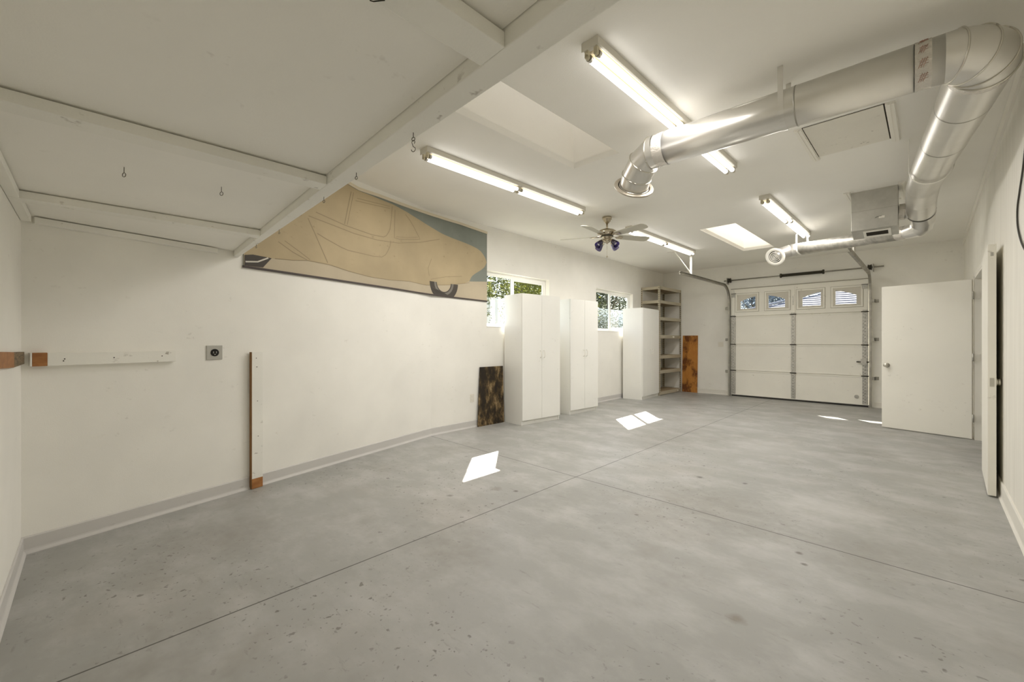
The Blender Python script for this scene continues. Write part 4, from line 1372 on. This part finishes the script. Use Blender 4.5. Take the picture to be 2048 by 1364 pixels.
# heater box in the ceiling
bx = thing('heater_box', 'grey sheet metal heater box hanging through the ceiling', 'heater', (-0.45, 6.4, 2.49))
mb = MB()
mb.prism([(-0.653, 6.28, 2.53), (-0.653, 6.28, ZC + 0.0), (-0.653, 6.49, ZC + 0.0), (-0.653, 6.49, 2.465)], (0.403, 0, 0))
mb.build('casing', m_unit, bx, bevel=0.002)
def bq(x, k, off=0.002):   # point on the sloping underside
    p = Vector((x, 6.28 + 0.21 * k, 2.53 - 0.065 * k))
    nn = Vector((0, -0.065, -0.21)).normalized()
    return p + nn * off
mb = MB()
mb.prism([bq(-0.55, 0.15), bq(-0.31, 0.15), bq(-0.31, 0.9), bq(-0.55, 0.9)], bq(0, 0, 0.006) - bq(0, 0, 0.0))
mb.build('register', m_white, bx)
mb = MB()
mb.prism([bq(-0.525, 0.30, 0.0075), bq(-0.335, 0.30, 0.0075), bq(-0.335, 0.68, 0.0075), bq(-0.525, 0.68, 0.0075)], bq(0, 0, 0.002) - bq(0, 0, 0.0))
mb.build('register_slot', m_shadowgap, bx)
mb = MB(); mb.box((-0.653, 6.2785, 2.745), (-0.25, 6.28, 2.748)); mb.build('panel_seam', m_track, bx)
mb = MB(); mb.box((-0.41, 6.277, 2.635), (-0.36, 6.28, 2.66)); mb.build('sticker', m_white, bx, label='small torn white sticker')
mb = MB(); mb.tube([(-0.44, 6.2775, 2.645), (-0.425, 6.2775, 2.655), (-0.385, 6.2775, 2.66)], 0.002, 6); mb.build('wire_end', m_dark, bx)
# moulding around its opening
mb = MB()
def mould(x0_, x1_, y0_, y1_):
    mb.box((x0_, y0_, ZC - 0.012), (x1_, y1_, ZC - 0.0005))
    w3 = (x1_ - x0_) / 4
    mb.box((x0_ + w3, y0_, ZC - 0.018), (x0_ + w3 * 1.8, y1_, ZC - 0.011)); mb.box((x0_ + w3 * 2.4, y0_, ZC - 0.02), (x0_ + w3 * 3.6, y1_, ZC - 0.011))
mould(-0.715, -0.657, 6.20, 6.95); mould(-0.246, -0.188, 6.20, 6.95)
mb.box((-0.657, 6.89, ZC - 0.012), (-0.246, 6.95, ZC - 0.0005))
tag(mb.build('opening_moulding', m_trim, loc=(-0.45, 6.6, ZC)), 'cream moulding on the ceiling around the heater box opening', 'moulding')

# small duct with round diffuser
sd_ = thing('branch_duct', 'small round galvanized duct with a round white diffuser near the garage door', 'duct', (-0.8, 6.63, 2.47))
A3 = Vector((-0.18, 6.69, 2.512)); B3 = Vector((-1.43, 7.69, 2.661))
RB = 0.0907
a3 = (B3 - A3).normalized()
mb = MB(); mb.cyl(A3, B3, 0.0775, 40, 0, RB, True); mb.build('straight_pipe', m_duct_old, sd_)
band(A3 + a3 * 0.01, A3 + a3 * 0.11, 0.0795, sd_)
band(B3 - a3 * 0.035, B3 + a3 * 0.0, RB + 0.0015, sd_, m_white, 'strap_band')
F0 = B3; F1 = Vector((-1.533, 7.675, 2.656)); F2 = Vector((-1.638, 7.646, 2.631)); F3 = Vector((-1.714, 7.593, 2.578))
mb = MB(); mb.cyl(F0, F1, RB + 0.001, 40); mb.build('connector', m_duct, sd_)
band(F0 + a3 * 0.02, F0 + a3 * 0.05, RB + 0.003, sd_)
cs = []; rs = []
ctrl = [F1, F2, F3]
for k in range(25):
    t_ = k / 24
    cs.append(F1 * (1 - t_) ** 2 + F2 * 2 * t_ * (1 - t_) + F3 * t_ * t_)
    rs.append(0.089 + (0.006 if k % 2 else -0.001))
ns = [cs[min(i + 1, 24)] - cs[max(i - 1, 0)] for i in range(25)]
mb = MB(); mb.rings(cs, ns, rs, 36, 0, True); mb.build('flexible_elbow', m_duct, sd_)
fd = Vector((-0.02, -0.90, -0.42)).normalized()
fd = (Vector((0, 0, 1.25)) - F3).normalized() * 0.75 + Vector((-0.35, -0.1, -0.28))
fd.normalize()
def annulus(h0, h1, r0, r1, name, par, m=m_white, label=None):
    mb = MB()
    mb.rings([F3 + fd * h for h in (h0, h1, h1 + 0.004, h1, h0, h0)], [fd] * 6, [r1, r1, (r0 + r1) / 2, max(r0, 0.0005), max(r0, 0.0005), r1], 40, 0, False)
    return mb.build(name, m, par, label=label)
df = annulus(0.020, 0.032, 0.092, 0.141, 'diffuser', sd_, m_white, 'round white diffuser')
mb = MB(); mb.cyl(F3 - fd * 0.01, F3 + fd * 0.022, 0.0935, 40); mb.build('diffuser_throat', m_black, df)
for r0, r1 in ((0.068, 0.080), (0.045, 0.056), (0.022, 0.034), (0.0, 0.012)):
    annulus(0.024, 0.036, r0, r1, 'diffuser_ring', df)
strap(B3 - a3 * 0.062, Vector((a3.x, a3.y, 0)), RB, 0.032, sd_, m_white, ZC - 0.099)

# attic hatch
ah = thing('attic_hatch', 'square attic hatch in the ceiling behind the big duct', 'hatch', (-0.48, 4.45, ZC))
mb = MB(); mould(-0.792, -0.737, 4.07, 4.87); mb.build('moulding', m_trim, ah)
mb = MB(); mould(-0.233, -0.176, 4.07, 4.87); mb.build('moulding', m_trim, ah)
mb = MB(); mb.box((-0.737, 4.066, ZC - 0.003), (-0.233, 4.805, ZC - 0.0005)); mb.build('shadow_gap', m_shadowgap, ah)
mb = MB(); mb.box((-0.731, 4.07, ZC - 0.008), (-0.2425, 4.799, ZC - 0.0025)); mb.build('panel', painted('hatch_paint', (0.80, 0.775, 0.70), 0.6, 0.8, 0.9, 0.04), ah)

# cable hanging on the right wall
mb = MB()
ctl = [(3.80, 2.62), (3.93, 2.42), (4.02, 2.31), (4.16, 2.20), (4.255, 2.11), (4.245, 2.0), (4.12, 1.885), (3.96, 1.80), (3.8, 1.74), (3.6, 1.70)]
pts = []
for i in range(len(ctl) - 1):
    p0 = ctl[max(i - 1, 0)]; p1 = ctl[i]; p2 = ctl[i + 1]; p3 = ctl[min(i + 2, len(ctl) - 1)]
    for k in range(6):
        t_ = k / 6
        q = [0.5 * ((2 * p1[j]) + (-p0[j] + p2[j]) * t_ + (2 * p0[j] - 5 * p1[j] + 4 * p2[j] - p3[j]) * t_ ** 2 + (-p0[j] + 3 * p1[j] - 3 * p2[j] + p3[j]) * t_ ** 3) for j in (0, 1)]
        pts.append((XR - 0.007, q[0], q[1]))
mb.tube(pts, 0.005, 8)
tag(mb.build('hanging_cable', m_cable, loc=(XR - 0.007, 4.0, 2.1)), 'dark cable looping down the grooved right wall', 'cable')

# ------------------------------------------------------------------ outside
mb = MB(); mb.box((-40, -20, -0.25), (30, 60, -0.15))
struct(mb.build('ground_outside', m_grass), 'ground outside')
mb = MB(); mb.box((-9.3, 2, -0.2), (-9.15, 21, 2.45)); mb.box((-9.34, 2, 2.45), (-9.11, 21, 2.52))
struct(mb.build('wall_garden', m_fence), 'bright white garden wall outside the left windows')
def tree(name, label, x, y, h, rad, m, n, hang=0.0, zc=None, leaf=0.06, cat='tree', trunk=True, flat=1.0, group='trees outside the windows'):
    rnd = random.Random(int(x * 100) ^ int(y * 100))
    r = thing(name, label, cat, (x, y, -0.15), group)
    if trunk:
        mb = MB(); mb.rings([(x, y, -0.16), (x + 0.05, y, h * 0.35), (x - 0.04, y + 0.05, h * 0.8)], [(0, 0, 1)] * 3, [0.13, 0.10, 0.05], 10)
        for k in range(5):
            a = rnd.uniform(0, 6.28); z = h * rnd.uniform(0.35, 0.6)
            mb.tube([(x, y, z), (x + math.cos(a) * rad * 0.4, y + math.sin(a) * rad * 0.4, z + h * 0.15), (x + math.cos(a) * rad * 0.75, y + math.sin(a) * rad * 0.75, z + h * 0.18)], 0.025, 6)
        mb.build('trunk', m_bark, r)
    mb = MB()
    zc = h * 0.62 if zc is None else zc
    clumps = [(rnd.gauss(0, 0.5), rnd.gauss(0, 0.5), rnd.gauss(0, 0.45)) for _ in range(34)]
    V = []; F = []
    for i in range(n):
        c = clumps[i % len(clumps)]
        v = Vector((rnd.gauss(0, 1), rnd.gauss(0, 1), rnd.gauss(0, 1))) * 0.20
        p = Vector((c[0] + v.x, c[1] + v.y, (c[2] + v.z) * flat))
        L_ = p.length
        if L_ > 1.15:
            p *= 1.15 / L_
        pos = Vector((x, y, zc)) + Vector((p.x * rad, p.y * rad, p.z * (h - zc)))
        if hang and rnd.random() < 0.45:
            pos.z -= rnd.random() * hang
        if pos.z < 0.05:
            continue
        s_ = leaf * rnd.uniform(0.6, 1.4)
        d = Vector((rnd.gauss(0, 1), rnd.gauss(0, 1), rnd.gauss(-0.4, 0.7))).normalized()
        sd2 = d.orthogonal().normalized()
        sd2.rotate(Matrix.Rotation(rnd.uniform(0, 6.28), 3, d))
        o = len(V)
        V += [pos, pos + d * s_ * 0.5 + sd2 * s_ * 0.22, pos + d * s_, pos + d * s_ * 0.5 - sd2 * s_ * 0.22]
        F.append((o, o + 1, o + 2, o + 3))
    mb.add(V, F)
    mb.build('crown', m, r)
    return r
tree('garden_tree', 'bright green drooping tree outside the window behind the first cabinet', -7.9, 9.4, 4.4, 1.5, m_leaf, 34000, 0.9, leaf=0.055)
tree('garden_tree', 'dark leafy tree behind the bright drooping one and the garden wall', -11.6, 11.6, 5.4, 1.9, m_leafd, 12000, 0.8, leaf=0.10)
tree('garden_tree', 'dark green tree beyond the garden wall in the left pane of the far window', -10.9, 17.4, 5.6, 1.7, m_leafd, 15000, 1.0, leaf=0.10)
tree('garden_tree', 'sparse tree against the sky in the right pane of the far window', -12.6, 21.4, 4.3, 1.6, m_leafd, 7000, 0.6, leaf=0.10)
tree('hedge_bush', 'pale green bush against the garden wall low in the far window', -8.05, 12.8, 2.45, 0.85, m_hedge, 12000, 0.3, 1.2, 0.06, 'bush', False)
tree('garden_tree', 'bluish tree beyond the left windows of the garage door', -7.3, 27.0, 6.5, 2.6, m_leafb, 20000, 1.5, leaf=0.14)
# neighbour's house with tiled roof
hs = thing('neighbour_house', 'pale house with tiled roof seen through the garage door windows', 'house', (0, 22, -0.15))
mb = MB(); mb.box((-5.5, 19.6, -0.2), (5.5, 23.4, 2.3)); mb.build('wall', m_stucco, hs)
mb = MB()
ROWS = 16
for k in range(ROWS):
    ya = 19.0 + k * 0.30; za = 2.30 + k * 0.105
    xl_ = -6.07 + k * 0.30
    xr_ = 6.2 - k * 0.30
    if xr_ - xl_ < 0.3:
        break
    mb.prism([(xl_, ya, za), (xl_ + 0.36, ya + 0.36, za + 0.092), (xl_ + 0.36, ya + 0.36, za + 0.050), (xl_, ya, za - 0.045)], (xr_ - xl_ - 0.36, 0, 0), 0)
    mb.box((xl_, ya - 0.014, za - 0.066), (xr_, ya + 0.004, za - 0.002), 1)
mb.tube([(-6.07, 19.0, 2.36), (-6.07 + 0.3 * 15, 19.0 + 0.3 * 15, 2.36 + 0.105 * 15)], 0.045, 8)
mb.build('roof', [m_roofl, m_roofd], hs)
